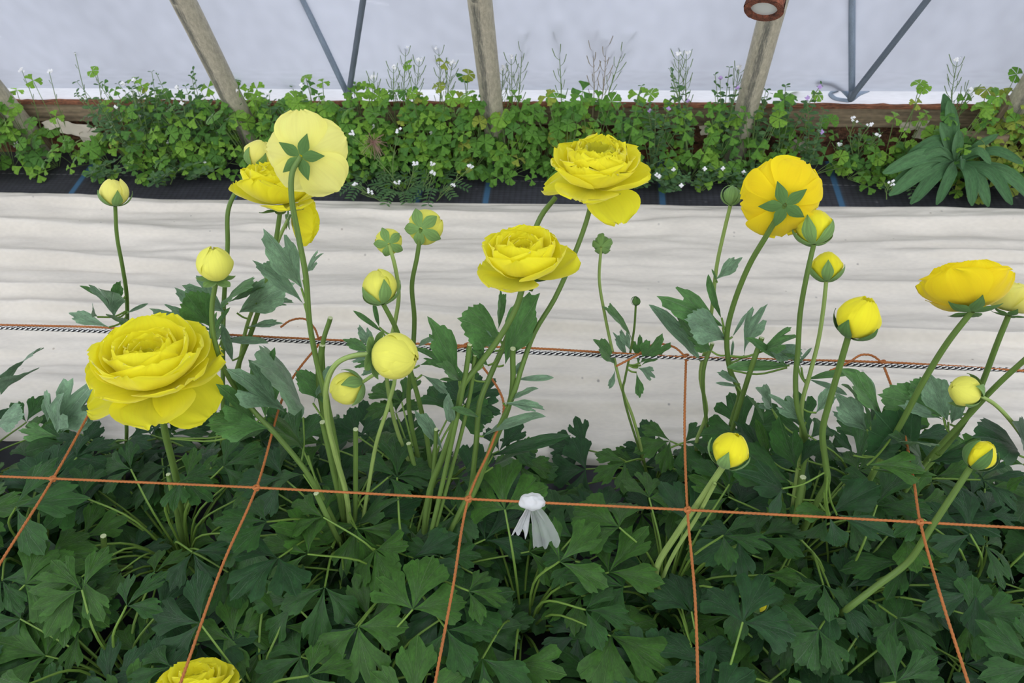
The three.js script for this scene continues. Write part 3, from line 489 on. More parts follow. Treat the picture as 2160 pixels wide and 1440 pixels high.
{
  let s = flowerStem('k', [[1717, 514], [1702, 580], [1688, 660], [1683, 740], [1678, 800], [1682, 860], [1700, 930], [1690, 1010]], -0.45, -0.41, 0.0025);
  bud(plants.k.g, s.base, V(0.05, 0.75, -0.6), 0.15, 0.0262, M.yellow, 'yellow bud beside the deep yellow flower', { sepal: 0.44, sepalMat: M.sepal, open: 0.1 });
  s = flowerStem('k', [[1743, 592], [1737, 650], [1726, 720], [1708, 790], [1692, 850], [1690, 930]], -0.455, -0.42, 0.0021, M.stemPale);
  bud(plants.k.g, s.base, V(0.05, 0.8, -0.55), 0.5, 0.0228, M.yellow, 'small yellow bud with green sepals', { sepal: 0.42, sepalMat: M.sepal });
  s = flowerStem('k', [[1594, 1282], [1610, 1330]], -0.295, -0.29, 0.0022);
  bud(plants.k.g, s.base, V(0.1, 1, 0.2), 0.4, 0.016, M.yellow, 'small green bud splitting yellow, low among the leaves', { sepal: 0.6, sepalMat: M.sepalDark });
  s = flowerStem('k', [[1790, 708], [1772, 770], [1752, 840], [1735, 910], [1742, 980], [1745, 1015], [1725, 1055]], -0.40, -0.385, 0.0031);
  bud(plants.k.g, s.base, V(0.28, 0.95, 0.05), 1.2, 0.029, M.yellow, 'yellow bud opening, with dark green sepals', { petals: 14, sepal: 0.42, sepalMat: M.sepalDark, open: 0.25 });
}
{
  const s = flowerStem('l', [[2050, 656], [2000, 720], [1950, 800], [1905, 885], [1862, 960], [1830, 1020]], -0.41, -0.40, 0.0029);
  bloom(plants.l.g, s.base, V(0.02, 0.75, -0.75), 0.5, 0.058, 'saucer', M.deep, 'yellow flower tipped away with dark sepals beneath', { sepal: 0.55, sepalRise: 30 });
}
{
  let s = flowerStem('n', [[2128, 664], [2105, 720], [2075, 800], [2045, 870], [1995, 940], [1930, 1010]], -0.435, -0.42, 0.0028);
  bloom(plants.n.g, s.base, V(0.25, 0.8, -0.45), 0.5, 0.043, 'full', M.pale, 'pale yellow flower cut by the right edge', { sepal: 0.5, sepalRise: 30 });
  flowerStem('n', [[2230, 700], [2160, 760], [2100, 815], [2030, 890], [1960, 965], [1905, 1040]], -0.40, -0.41, 0.0026);
}
{
  const s = flowerStem('o', [[2062, 832], [2095, 850], [2130, 885], [2165, 935], [2190, 990]], -0.40, -0.41, 0.002, M.stemPale);
  bud(plants.o.g, s.base, V(-0.85, 0.3, 0.15), 0.6, 0.023, M.lime, 'nodding greenish bud', { sepal: 0.46 });
}
{
  const s = flowerStem('m', [[2048, 984], [2005, 1050], [1962, 1115], [1915, 1185], [1850, 1235], [1785, 1285]], -0.34, -0.30, 0.0031);
  bud(plants.m.g, s.base, V(0.45, 0.8, -0.1), 0.4, 0.021, M.yellow, 'half-open green and yellow bud', { sepal: 0.62, sepalMat: M.sepalDark });
}
{
  const s = flowerStem('q', [[414, 1488], [408, 1570]], -0.19, -0.16, 0.003);
  bloom(plants.q.g, s.base, V(0.0, 0.9, -0.35), 0.9, 0.06, 'full', M.yellow, 'yellow flower at the lower edge');
}
// stumps where flowers were picked
for (const [key, x0, y0, x1, y1, z, r] of [['d', 697, 670, 680, 735, -0.44, 0.002], ['d', 680, 727, 672, 800, -0.43, 0.0026], ['e', 991, 726, 980, 800, -0.41, 0.002], ['e', 1002, 748, 990, 840, -0.41, 0.0017], ['e', 1082, 735, 1075, 850, -0.42, 0.0023], ['i', 1503, 724, 1485, 775, -0.485, 0.0018], ['i', 1607, 712, 1590, 760, -0.46, 0.0022], ['k', 1694, 1006, 1682, 1075, -0.39, 0.0027], ['d', 680, 890, 700, 980, -0.39, 0.0024], ['e', 920, 905, 915, 990, -0.40, 0.0018], ['d', 667, 1040, 700, 1110, -0.36, 0.0025], ['a', 218, 1130, 230, 1190, -0.34, 0.0028], ['a', 355, 1000, 365, 1050, -0.38, 0.0022], ['g', 862, 935, 878, 1000, -0.42, 0.0023], ['d', 750, 905, 750, 1000, -0.39, 0.0022]]) {
  const a = onZ(x0, y0, z), b = onZ(x1, y1, z + 0.01), p = plants[key], m = b.clone().lerp(p.at, 0.5); m.y = b.y * 0.5;
  const st = part('cut_stem', local(tube(spline([a, b, m, p.at.clone()], 20), r, 8, 14), p.at), M.stem, p.g);
  const d = a.clone().sub(b).normalize(), c = part('cut_face', new THREE.CylinderGeometry(r * 0.95, r * 1.0, 0.0008, 10), M.cut, st); c.position.copy(a).sub(p.at); c.quaternion.copy(facing(d));
}

// leaves on the flower stems: [plant, base x, base y, tip x, tip y, depth, kind]
const stemLeaves = [
  ['b', 240, 672, 222, 576, -0.47, 'n'], ['b', 238, 640, 172, 600, -0.47, 'l'], ['b', 240, 640, 252, 596, -0.47, 'n'], ['b', 262, 700, 282, 632, -0.47, 'n'], ['b', 268, 660, 310, 640, -0.475, 'l'], ['b', 230, 690, 142, 658, -0.465, 'n'], ['b', 205, 668, 190, 645, -0.465, 'n'],
  ['c', 470, 690, 372, 604, -0.47, 'n'], ['c', 474, 660, 405, 602, -0.48, 'w'], ['c', 472, 650, 500, 580, -0.48, 'w'], ['c', 480, 640, 556, 596, -0.485, 'n'], ['c', 450, 700, 325, 640, -0.465, 'n'], ['c', 445, 690, 398, 625, -0.46, 'w'], ['c', 500, 660, 610, 598, -0.48, 'n'], ['c', 540, 640, 618, 630, -0.475, 'n'], ['c', 520, 690, 595, 678, -0.47, 'n'], ['c', 470, 720, 560, 716, -0.47, 'l'], ['c', 450, 740, 440, 660, -0.46, 'n'], ['c', 490, 760, 470, 690, -0.46, 'l'],
  ['d', 642, 640, 540, 546, -0.43, 'n'], ['d', 636, 608, 580, 498, -0.43, 'n'], ['d', 640, 590, 672, 530, -0.435, 'w'],
  ['g', 806, 700, 748, 655, -0.455, 'l'], ['g', 800, 690, 788, 640, -0.455, 'l'], ['g', 790, 740, 760, 688, -0.45, 'n'], ['g', 792, 745, 722, 714, -0.44, 'n'], ['g', 795, 755, 728, 745, -0.44, 'n'], ['g', 800, 760, 745, 770, -0.44, 'n'], ['g', 808, 770, 760, 790, -0.44, 'n'], ['g', 880, 735, 905, 712, -0.42, 'l'], ['g', 885, 770, 925, 758, -0.43, 'n'], ['g', 890, 790, 950, 830, -0.43, 'n'],
  ['e', 968, 800, 910, 672, -0.41, 'n'], ['e', 980, 790, 885, 722, -0.42, 'n'], ['e', 975, 806, 928, 765, -0.41, 'n'], ['e', 972, 803, 930, 798, -0.405, 'l'], ['e', 1062, 770, 1126, 622, -0.43, 'n'], ['e', 1060, 720, 1000, 670, -0.44, 'w'], ['e', 1045, 740, 1002, 690, -0.43, 'n'], ['e', 1050, 700, 1062, 612, -0.45, 'n'], ['e', 1020, 770, 1000, 712, -0.41, 'n'], ['e', 1030, 770, 985, 740, -0.42, 'n'], ['e', 1090, 800, 1168, 795, -0.42, 'l'], ['e', 1062, 850, 1148, 855, -0.40, 'n'], ['e', 1075, 852, 1122, 812, -0.41, 'l'], ['e', 1010, 880, 960, 858, -0.40, 'l'], ['e', 1020, 920, 1135, 865, -0.40, 'l'], ['e', 1040, 960, 1188, 916, -0.395, 'l'], ['e', 960, 900, 940, 845, -0.40, 'l'], ['e', 935, 950, 880, 865, -0.40, 'n'], ['e', 1040, 985, 1105, 940, -0.40, 'w'], ['e', 1080, 800, 1100, 762, -0.42, 'n'],
  ['h', 1300, 770, 1258, 716, -0.485, 'n'], ['h', 1336, 720, 1282, 640, -0.49, 'n'], ['h', 1325, 760, 1296, 700, -0.485, 'n'], ['h', 1330, 740, 1312, 696, -0.485, 'n'], ['h', 1345, 770, 1352, 708, -0.485, 'w'], ['h', 1350, 765, 1398, 715, -0.485, 'w'], ['h', 1352, 770, 1402, 738, -0.485, 'n'], ['h', 1345, 775, 1392, 795, -0.48, 'n'], ['h', 1342, 785, 1352, 842, -0.48, 'n'], ['h', 1298, 780, 1285, 822, -0.485, 'n'],
  ['i', 1524, 690, 1416, 616, -0.475, 'n'], ['i', 1522, 670, 1490, 586, -0.475, 'l'], ['i', 1476, 760, 1386, 645, -0.48, 'l'], ['i', 1476, 740, 1424, 630, -0.48, 'l'], ['i', 1480, 690, 1400, 680, -0.48, 'l'], ['i', 1535, 720, 1460, 672, -0.47, 'w'], ['i', 1500, 740, 1470, 715, -0.47, 'n'], ['i', 1510, 590, 1562, 543, -0.485, 'n'], ['i', 1512, 595, 1502, 566, -0.485, 'l'], ['i', 1570, 750, 1592, 645, -0.465, 'w'], ['i', 1545, 710, 1575, 660, -0.465, 'l'], ['i', 1600, 745, 1672, 702, -0.46, 'w'], ['i', 1610, 740, 1682, 735, -0.46, 'w'], ['i', 1660, 775, 1584, 708, -0.455, 'l'], ['i', 1665, 770, 1535, 772, -0.455, 'l'], ['i', 1560, 810, 1515, 782, -0.46, 'n'], ['i', 1556, 815, 1512, 806, -0.46, 'l'], ['i', 1540, 760, 1548, 720, -0.47, 'l'], ['i', 1570, 830, 1620, 890, -0.45, 'l'],
  ['k', 1682, 770, 1712, 732, -0.45, 'l'], ['k', 1690, 775, 1650, 735, -0.45, 'n'], ['k', 1700, 800, 1810, 778, -0.44, 'l'], ['k', 1705, 800, 1790, 830, -0.44, 'l'], ['k', 1700, 890, 1642, 838, -0.43, 'n'], ['k', 1722, 870, 1755, 822, -0.42, 'n'], ['k', 1628, 862, 1605, 818, -0.45, 'n'], ['k', 1630, 865, 1595, 852, -0.45, 'n'], ['k', 1632, 870, 1652, 858, -0.45, 'l'], ['k', 1615, 970, 1556, 888, -0.43, 'n'], ['k', 1620, 965, 1600, 890, -0.43, 'l'], ['k', 1680, 985, 1645, 908, -0.41, 'n'], ['k', 1688, 980, 1732, 918, -0.41, 'n'], ['k', 1660, 1040, 1588, 988, -0.39, 'n'], ['k', 1668, 1020, 1555, 960, -0.41, 'w'], ['k', 1650, 1030, 1625, 1095, -0.37, 'n'], ['k', 1748, 1085, 1690, 1072, -0.36, 'w'], ['k', 1745, 1090, 1702, 1150, -0.35, 'w'], ['k', 1750, 1090, 1775, 1158, -0.345, 'w'], ['k', 1752, 1085, 1840, 1020, -0.37, 'w'], ['k', 1765, 1085, 1892, 1128, -0.35, 'n'],
  ['l', 1830, 910, 1758, 866, -0.42, 'n'], ['l', 1828, 905, 1768, 835, -0.42, 'n'], ['l', 1835, 900, 1795, 800, -0.42, 'l'], ['l', 1838, 895, 1842, 800, -0.42, 'l'], ['l', 1860, 880, 1790, 780, -0.42, 'n'], ['l', 1845, 920, 1885, 840, -0.415, 'l'], ['l', 1800, 960, 1770, 900, -0.40, 'n'], ['l', 1820, 960, 1880, 930, -0.40, 'w'], ['l', 1840, 990, 1975, 1000, -0.38, 'l'], ['l', 1830, 980, 1960, 985, -0.37, 'w'], ['l', 1900, 950, 1960, 910, -0.40, 'w'],
  ['n', 2000, 890, 1960, 790, -0.42, 'n'], ['n', 1995, 870, 1925, 805, -0.425, 'w'], ['n', 1990, 880, 1878, 830, -0.42, 'w'], ['n', 1992, 885, 1900, 850, -0.42, 'n'], ['n', 2005, 895, 2030, 835, -0.42, 'n'], ['n', 1985, 960, 2105, 912, -0.40, 'l'], ['n', 1960, 975, 2050, 955, -0.40, 'n'], ['n', 1940, 990, 1930, 905, -0.41, 'w'], ['n', 1925, 960, 1885, 910, -0.41, 'w'], ['n', 2010, 870, 2040, 800, -0.43, 'l'],
  ['o', 2150, 960, 2110, 900, -0.41, 'w'], ['o', 2160, 980, 2105, 960, -0.40, 'n'], ['o', 2170, 1000, 2120, 1030, -0.38, 'w'], ['o', 2165, 960, 2150, 890, -0.41, 'n'],
  ['d', 752, 1115, 886, 1122, -0.355, 'w'], ['d', 752, 1115, 802, 1205, -0.345, 'w'], ['d', 752, 1112, 826, 1045, -0.37, 'w'], ['d', 700, 1150, 588, 1104, -0.35, 'w'], ['d', 700, 1152, 548, 1216, -0.34, 'w'], ['d', 702, 1155, 652, 1228, -0.34, 'n'], ['d', 728, 1190, 822, 1268, -0.33, 'n'], ['d', 722, 1195, 655, 1290, -0.33, 'w'], ['d', 724, 1200, 740, 1345, -0.32, 'w'], ['d', 640, 1000, 560, 1010, -0.39, 'w'], ['d', 650, 960, 575, 880, -0.40, 'w'], ['d', 640, 880, 600, 740, -0.42, 'w'], ['d', 690, 860, 640, 780, -0.41, 'w'], ['d', 660, 850, 700, 770, -0.41, 'n'],
  ['a', 540, 900, 480, 815, -0.39, 'w'], ['a', 560, 880, 545, 760, -0.40, 'n'], ['a', 570, 905, 455, 880, -0.38, 'w'], ['a', 600, 870, 500, 780, -0.40, 'w'], ['a', 100, 890, 105, 835, -0.42, 'n'], ['a', 125, 915, 110, 840, -0.41, 'w'], ['a', 130, 915, 190, 845, -0.41, 'w'], ['a', 120, 920, 40, 905, -0.40, 'w'], ['a', 128, 910, 145, 820, -0.41, 'n'], ['b', 10, 820, 55, 735, -0.46, 'w'], ['b', 0, 830, 60, 770, -0.45, 'n'], ['b', -10, 900, 40, 870, -0.44, 'w'],
];
for (const [key, x0, y0, x1, y1, z, kind] of stemLeaves) {
  const p = plants[key], a = onZ(x0, y0, z), b = onZ(x1, y1, z + rr(-0.012, 0.022)), d = b.clone().sub(a), len = d.length();
  const toEye = EYE.clone().sub(a).normalize(), n = V(0, 0.75, 0).addScaledVector(toEye, 0.6).add(V(rr(-0.5, 0.5), 0, rr(-0.4, 0.4)));
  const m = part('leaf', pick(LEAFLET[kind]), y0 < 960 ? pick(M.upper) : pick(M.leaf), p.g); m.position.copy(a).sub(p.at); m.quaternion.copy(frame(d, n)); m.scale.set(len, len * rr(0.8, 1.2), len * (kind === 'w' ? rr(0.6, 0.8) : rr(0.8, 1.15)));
  // its stalk joins the nearest flower stem
  let best = null, bd = 1; for (const s of p.stems) for (const q of s) { const e = q.distanceTo(a) + Math.max(0, q.y - a.y) * 1.5; if (e < bd) { bd = e; best = q; } }
  if (best && bd > 0.004 && bd < 0.09) { const mid = a.clone().lerp(best, 0.5); mid.y -= 0.15 * bd; part('leaf_stalk', local(tube(spline([a, mid, best], 8), 0.0009, 5, 14), p.at), M.petiole, p.g); }
}

// basal leaves: each on its own petiole from the crown
function clump(p, count, reach, height, size, bias = 0) {
  for (let i = 0; i < count; i++) {
    const f = Math.sqrt((i + 0.5) / count), az = i * R(137.508) + rr(-0.4, 0.4) + bias, r = reach * (0.25 + 0.85 * f) * rr(0.8, 1.15), h = height * lerp(1.0, 0.3, f * f) * rr(0.55, 1.1);
    const dir = V(Math.cos(az), 0, Math.sin(az)), end = p.at.clone().addScaledVector(dir, r); end.y = Math.max(0.022, h);
    if (end.z < -0.51) continue;
    const mid = p.at.clone().addScaledVector(dir, r * 0.42); mid.y = end.y * 0.72 + 0.01;
    const sz = size * rr(0.7, 1.15), slope = lerp(0.35, -0.25, f) + rr(-0.35, 0.25), fwd = dir.clone().applyAxisAngle(V(0, 1, 0), rr(-0.7, 0.7)); fwd.y = slope;
    const up = V(rr(-0.45, 0.45), 1, rr(-0.3, 0.5)), m = part('leaf', pick(BASAL), pick(M.leaf), p.g);
    m.position.copy(end).sub(p.at); m.quaternion.copy(frame(fwd, up)); m.scale.set(sz, sz * rr(0.7, 1.3), sz * rr(0.9, 1.1));
    part('petiole', local(tube(spline([p.at.clone().addScaledVector(dir, 0.006), mid, end], 9), (t) => 0.0014 - 0.0005 * t, 5, 14), p.at), M.petiole, m.parent);
  }
}
for (const [k, p] of Object.entries(plants)) clump(p, 'bchin'.includes(k) ? 26 : 36, 'bchin'.includes(k) ? 0.085 : 0.115, 'bchino'.includes(k) ? 0.08 : 0.15, 0.047);
// plants of the bed that show no flower
const crowns = Object.values(plants).map((p) => p.at); let nLeafy = 0;
for (let gz = -0.435; gz < -0.08; gz += 0.105) for (let gx = -0.66; gx < 0.68; gx += 0.125) {
  const at = V(gx + rr(-0.03, 0.03), 0.012, gz + rr(-0.02, 0.02)); if (crowns.some((c) => c.distanceTo(at) < 0.075) || (gz < -0.4 && at.x > -0.14 && at.x < 0.12)) continue; crowns.push(at);
  const cols = ['left of the first cross strand', 'between the first and second cross strands', 'between the second and third cross strands', 'between the third and fourth cross strands', 'between the fourth and fifth cross strands', 'right of the fifth cross strand'], col = cols[[-0.427, -0.255, -0.084, 0.083, 0.253].filter((v) => v < at.x).length];
  const p = plant('z' + nLeafy++, at, `flowerless leafy plant, ${gz < -0.326 ? 'far' : gz < -0.2 ? 'middle' : 'near'} row, ${col}`, 'leafy plants filling the bed');
  clump(p, 29, 0.11, gz < -0.4 ? 0.06 : 0.14, gz < -0.4 ? 0.042 : 0.052, rnd() * 6);
}

// ------------------------------------------------------------------ weeds along the board
const trefoil = (k) => { const o = []; for (let i = 0; i < 3; i++) o.push(lobe({ half: 0.62, teeth: 1, depth: 0.02, cleft: 0.2, clefts: [0], point: 0.12, squeeze: 0.62, rise: 0.12, droop: 0.35, fold: 0.12, wave: 0.05, s0: k * 4 + i, nu: 12, ns: 3 }).rotateY(i * R(120) + rr(-0.15, 0.15))); return mergeGeometries(o); };
const roundLeaf = (k) => { const o = []; for (let i = 0; i < 5; i++) o.push(lobe({ half: 0.5, teeth: 2, depth: 0.05, cleft: 0.1, clefts: [0], point: 0.1, squeeze: 0.9, rise: 0.1, droop: 0.3, fold: 0.1, wave: 0.06, s0: k * 6 + i, nu: 8, ns: 3 }).rotateY((i - 2) * R(62))); return mergeGeometries(o); };
const CLOVER = [0, 1, 2, 3].map(trefoil).concat([4, 5].map(roundLeaf));
const OVAL = [0, 1, 2].map((k) => lobe({ half: 0.42, teeth: 1, depth: 0.02, point: 0.7, squeeze: 1.1, rise: 0.1, droop: 0.3, fold: 0.3, s0: k * 9, nu: 8, ns: 4 }));
const bayOf = (x) => { const e = [-0.927, -0.548, -0.147, 0.229, 0.604]; const i = e.filter((v) => v < x).length; return ['left of the leftmost hoop pipe', 'between the first and second hoop pipes', 'between the second and third hoop pipes', 'between the third and fourth hoop pipes', 'between the fourth and fifth hoop pipes', 'right of the rightmost hoop pipe'][i]; };
function cloverClump(x, z, n, h, spread, size, tone) {
  const at = V(x, 0.004, z), g = thing('clover_weed', `${h > 0.155 ? 'tallest' : h > 0.1 ? 'tall' : 'low'} green clover-leaved weed clump ${bayOf(x)}`, 'weed', at, 'clover weeds ' + bayOf(x)), stalks = [];
  for (let i = 0; i < n; i++) {
    const f = (i + 0.5) / n, az = rnd() * 6.283, r = spread * Math.sqrt(rnd()), y = h * (0.12 + 0.88 * f) * rr(0.85, 1.1), end = V(Math.cos(az) * r, y, Math.sin(az) * r * 0.6 + (1 - f) * 0.025);
    if (end.z + z < -1.105 && y < 0.11) end.z = -1.1 - z;
    const m = part('leaf', pick(CLOVER), tone >= 0 ? (rnd() < 0.7 ? M.clover[tone] : pick(M.clover)) : pick([...M.clover.slice(0, 3), M.clover[2], M.clover[0]]), g), s = size * rr(0.7, 1.2) * (h > 0.155 ? 0.8 : 1);
    m.position.copy(end); m.quaternion.copy(facing(V(rr(-0.5, 0.5), 0.8, rr(0.05, 0.9)), rnd() * 6)); m.scale.set(s, s, s);
    stalks.push(tube(spline([V(end.x * 0.1, 0.002, end.z * 0.1), V(end.x * 0.6, y * 0.6, end.z * 0.55), end], 5), 0.00055, 4, 1));
  }
  part('stalks', mergeGeometries(stalks), M.thin, g);
}
const tones = (x) => (x > 0.56 ? 3 : x > -0.2 && x < 0.05 ? 0 : -1);
for (let x = -1.02; x < 0.84; x += 0.047) {
  const bare = (x > -0.9 && x < -0.72) || (x > 0.33 && x < 0.5), herb = x > 0.1 && x < 0.36;
  cloverClump(x + rr(-0.012, 0.012), rr(-1.07, -1.05), bare ? 12 : herb ? 14 : 30, bare ? 0.06 : rr(0.115, 0.15), 0.05, 0.0148, tones(x));
  if (!bare && rnd() < 0.6) cloverClump(x + rr(-0.02, 0.02), rr(-1.055, -1.042), 12, rr(0.05, 0.08), 0.04, 0.014, tones(x));
}
for (const [px, py, n] of [[885, 190, 14], [960, 190, 16], [990, 185, 10], [560, 200, 12], [320, 200, 12], [270, 205, 10], [1890, 225, 6], [1930, 210, 5], [2080, 215, 6], [130, 240, 3], [780, 215, 5]]) { const b = onZ(px, py + 60, -1.06); cloverClump(b.x, -1.062, n, 0.165 + rr(0, 0.02), 0.03, 0.015, 2); }

// leafy herb: branching stems with small oval leaves, some with mauve or white flowers
function herb(x, z, n, h, spread, leafSize, mat, bloomMat, label, group, lean = 0) {
  const at = V(x, 0.004, z), g = thing('leafy_weed', label, 'weed', at, group), stems = [], blooms = [];
  for (let i = 0; i < n; i++) {
    const az = rnd() * 6.283, r = spread * rr(0.3, 1), top = V(Math.cos(az) * r + lean, h * rr(0.6, 1.05), Math.sin(az) * r * 0.5 + 0.01), line = spline([V(top.x * 0.1, 0, top.z * 0.1), V(top.x * 0.35, top.y * 0.55, top.z * 0.8), top], 10);
    stems.push(tube(line, (t) => 0.0008 - 0.0004 * t, 4, 1));
    for (let k = 3; k <= 10; k++) for (const s of [-1, 1]) {
      const m = part('leaf', pick(OVAL), pick(mat), g), sz = leafSize * rr(0.6, 1.2) * (k > 8 ? 0.6 : 1), d = V(Math.cos(az + s * 1.5 + k), rr(0.1, 0.8), Math.sin(az + s * 1.5 + k)); m.position.copy(line[k]); m.quaternion.copy(frame(d, V(rr(-0.3, 0.3), 1, rr(0, 0.6)))); m.scale.set(sz, sz, sz * 1.3);
    }
    if (bloomMat && rnd() < 0.22) { const b = []; for (let q = 0; q < 4; q++) b.push(new THREE.CircleGeometry(0.002, 7).scale(1, 0.8, 1).translate(0.002, 0, 0).rotateY(0.4).rotateZ(q * 1.57)); const f = part('blossom', mergeGeometries(b), bloomMat, g); f.position.copy(top).add(V(0, 0.003, 0.004)); f.rotation.set(rr(-0.6, 0.1), rr(-0.4, 0.4), 0); }
  }
  part('stems', mergeGeometries(stems), M.thin, g);
}
for (const [x, h, n, k] of [[-0.73, 0.17, 7, 1], [-0.68, 0.175, 8, 0], [-0.63, 0.172, 8, 1], [-0.76, 0.14, 6, 1], [-0.7, 0.165, 7, 1], [-0.66, 0.16, 7, 0], [-0.61, 0.165, 7, 1], [-0.57, 0.15, 6, 0], [-0.5, 0.14, 4, 0], [0.06, 0.16, 5, 1], [0.1, 0.16, 6, 0], [0.15, 0.17, 7, 1], [0.2, 0.165, 8, 0], [0.25, 0.17, 8, 1], [0.29, 0.165, 7, 0], [0.33, 0.15, 6, 1], [0.4, 0.1, 5, 0], [-0.45, 0.15, 4, 0]])
  herb(x, -1.06 + rr(-0.012, 0.012), n, h, 0.045, 0.0125, M.herb, x > 0 ? M.mauve : M.white, x > 0 ? 'small-leaved weed with mauve blossoms around the fourth hoop pipe' : 'upright oval-leaved weed beside the second hoop pipe', x > 0 ? 'mauve weeds' : 'oval-leaved weeds');
for (const [x, n, l] of [[0.12, 7, 0], [0.17, 7, 0.02], [0.22, 7, 0], [0.07, 6, 0.03], [-0.64, 6, 0.02], [-0.68, 5, 0.03], [-0.8, 5, 0.03]]) herb(x, -1.02 + rr(-0.01, 0.012), n, 0.045, 0.06, 0.0125, M.herb, M.white, x > 0 ? 'low trailing weed with white specks on the ground fabric, right of centre' : 'low trailing weed on the ground fabric at the left', x > 0 ? 'trailing weeds on the right' : 'trailing weeds on the left', l);

// bittercress: thin stalks with slender pods and a tuft of white flowers
function cress(px, py, tx, ty, z, label, group, pods = 16, dry = false, podLen = 0.02) {
  const a = onZ(px, py, z), b = onZ(tx, ty, z + 0.01), g = thing('cress_weed', label, 'weed', V(a.x, Math.max(0.004, a.y), z), group), at = g.position, L = b.distanceTo(a);
  const line = spline([a, a.clone().lerp(b, 0.5).add(V(rr(-0.006, 0.006), 0, 0)), b], 20), d = b.clone().sub(a).normalize(), pod = [], white = [];
  part('stalk', local(tube(line, (t) => 0.0009 - 0.0005 * t, 5, 1), at), dry ? M.dry : M.thin, g);
  for (let i = 0; i < pods; i++) { const q = line[Math.round(lerp(6, 19, i / pods))], az = i * 2.4, o = V(Math.cos(az), 0, Math.sin(az)), e = q.clone().addScaledVector(o, podLen * 0.5).addScaledVector(d, podLen * 1.0), m = q.clone().addScaledVector(o, podLen * 0.28).addScaledVector(d, podLen * 0.3); pod.push(tube(spline([q, m, e], 5), (t) => (t > 0.4 ? 0.00055 : 0.0003), 4, 1)); }
  if (pod.length) part('pods', local(mergeGeometries(pod), at), dry ? M.dry : M.thin, g);
  for (let i = 0; i < 5; i++) { const c = b.clone().add(V(rr(-1, 1), rr(-0.6, 0.8), rr(-1, 1)).multiplyScalar(0.004)); for (let q = 0; q < 4; q++) white.push(new THREE.CircleGeometry(0.0011, 6).translate(0.0011, 0, 0).rotateZ(q * 1.57).rotateX(rr(-1.2, 0)).translate(c.x, c.y, c.z)); }
  part('blossom', local(mergeGeometries(white), at), M.white, g);
}
const sprays = [[88, 225, 46, 148, 'far left'], [142, 222, 104, 152, 'far left'], [212, 225, 158, 110, 'far left'], [215, 200, 205, 155, 'far left'], [850, 220, 856, 100, 'left of the middle hoop pipe'], [835, 220, 830, 140, 'left of the middle hoop pipe'], [870, 220, 885, 125, 'left of the middle hoop pipe'], [920, 225, 925, 98, 'left of the middle hoop pipe'], [930, 225, 955, 132, 'left of the middle hoop pipe'], [795, 225, 788, 162, 'left of the middle hoop pipe'], [1085, 225, 1104, 62, 'right of the middle hoop pipe'], [1080, 225, 1078, 120, 'right of the middle hoop pipe'], [1185, 225, 1174, 34, 'right of the middle hoop pipe'], [1248, 225, 1248, 60, 'right of the middle hoop pipe'], [1255, 220, 1278, 78, 'right of the middle hoop pipe'], [1258, 222, 1328, 64, 'right of the middle hoop pipe'], [1440, 215, 1432, 112, 'beside the fourth hoop pipe'], [1450, 215, 1448, 110, 'beside the fourth hoop pipe'], [1525, 210, 1560, 142, 'beside the fourth hoop pipe'], [2012, 215, 2020, 126, 'above the strap-leaved rosette'], [2000, 220, 2045, 190, 'above the strap-leaved rosette'], [1060, 225, 1062, 145, 'right of the middle hoop pipe']];
for (const [a, b, c, d, where] of sprays) cress(a, b + 55, c, d, -1.08, 'thin bittercress stalk against the film, ' + where, 'cress stalks ' + where, where === 'far left' ? 5 : 18, a > 1240 && a < 1257, where === 'far left' ? 0.008 : 0.021);
for (const [a, b, c, d] of [[850, 400, 742, 282], [800, 330, 783, 268], [830, 400, 840, 276], [865, 330, 912, 282], [885, 330, 892, 296], [850, 420, 875, 345], [820, 425, 780, 405], [815, 430, 750, 388], [860, 410, 838, 385], [900, 420, 912, 366], [920, 425, 992, 352], [925, 420, 955, 390], [880, 415, 912, 345], [1800, 330, 1803, 252], [1810, 330, 1835, 262], [1815, 330, 1850, 284], [1770, 330, 1768, 304], [1870, 420, 1880, 385], [330, 335, 355, 300], [60, 320, 35, 305]]) cress(a, b, c, d, lerp(-0.975, -1.06, clamp((430 - b) / 100, 0, 1)), b > 380 ? 'white-flowered bittercress sprawling over the cloth edge' : 'white-flowered bittercress among the clover weeds', b > 380 ? 'sprawling cress' : 'cress among clover', 7, false, 0.014);
// feathery rosettes at the cloth edge
for (const [px, py, n] of [[800, 370, 9], [850, 410, 10], [925, 405, 9], [780, 400, 7], [1890, 390, 5]]) {
  const at = onY(px, py, 0.004), g = thing('feathery_weed', px > 1000 ? 'feathery weed rosette left of the strap-leaved plant' : 'feathery pinnate weed rosette on the ground fabric near the cloth edge', 'weed', at, px > 1000 ? null : 'feathery rosettes');
  for (let i = 0; i < n; i++) {
    const az = i / n * 6.283 + rr(-0.3, 0.3), L = rr(0.035, 0.06), d = V(Math.cos(az), 0, Math.sin(az)), geos = [], line = spline([V(0, 0, 0), d.clone().multiplyScalar(L * 0.5).add(V(0, L * 0.45, 0)), d.clone().multiplyScalar(L).add(V(0, L * 0.35, 0))], 9); geos.push(tube(line, 0.0004, 4, 1));
    for (let k = 3; k <= 9; k++) for (const s of [-1, 1]) { const q = line[k], f = d.clone().applyAxisAngle(V(0, 1, 0), s * 0.9); f.y = 0.3; const l = OVAL[k % 3].clone(); l.scale(0.011, 0.011, 0.009); l.applyQuaternion(frame(f, V(0, 1, 0.3))); geos.push(l.translate(q.x, q.y, q.z)); }
    part('leaf', mergeGeometries(geos), pick(M.herb), g);
  }
}
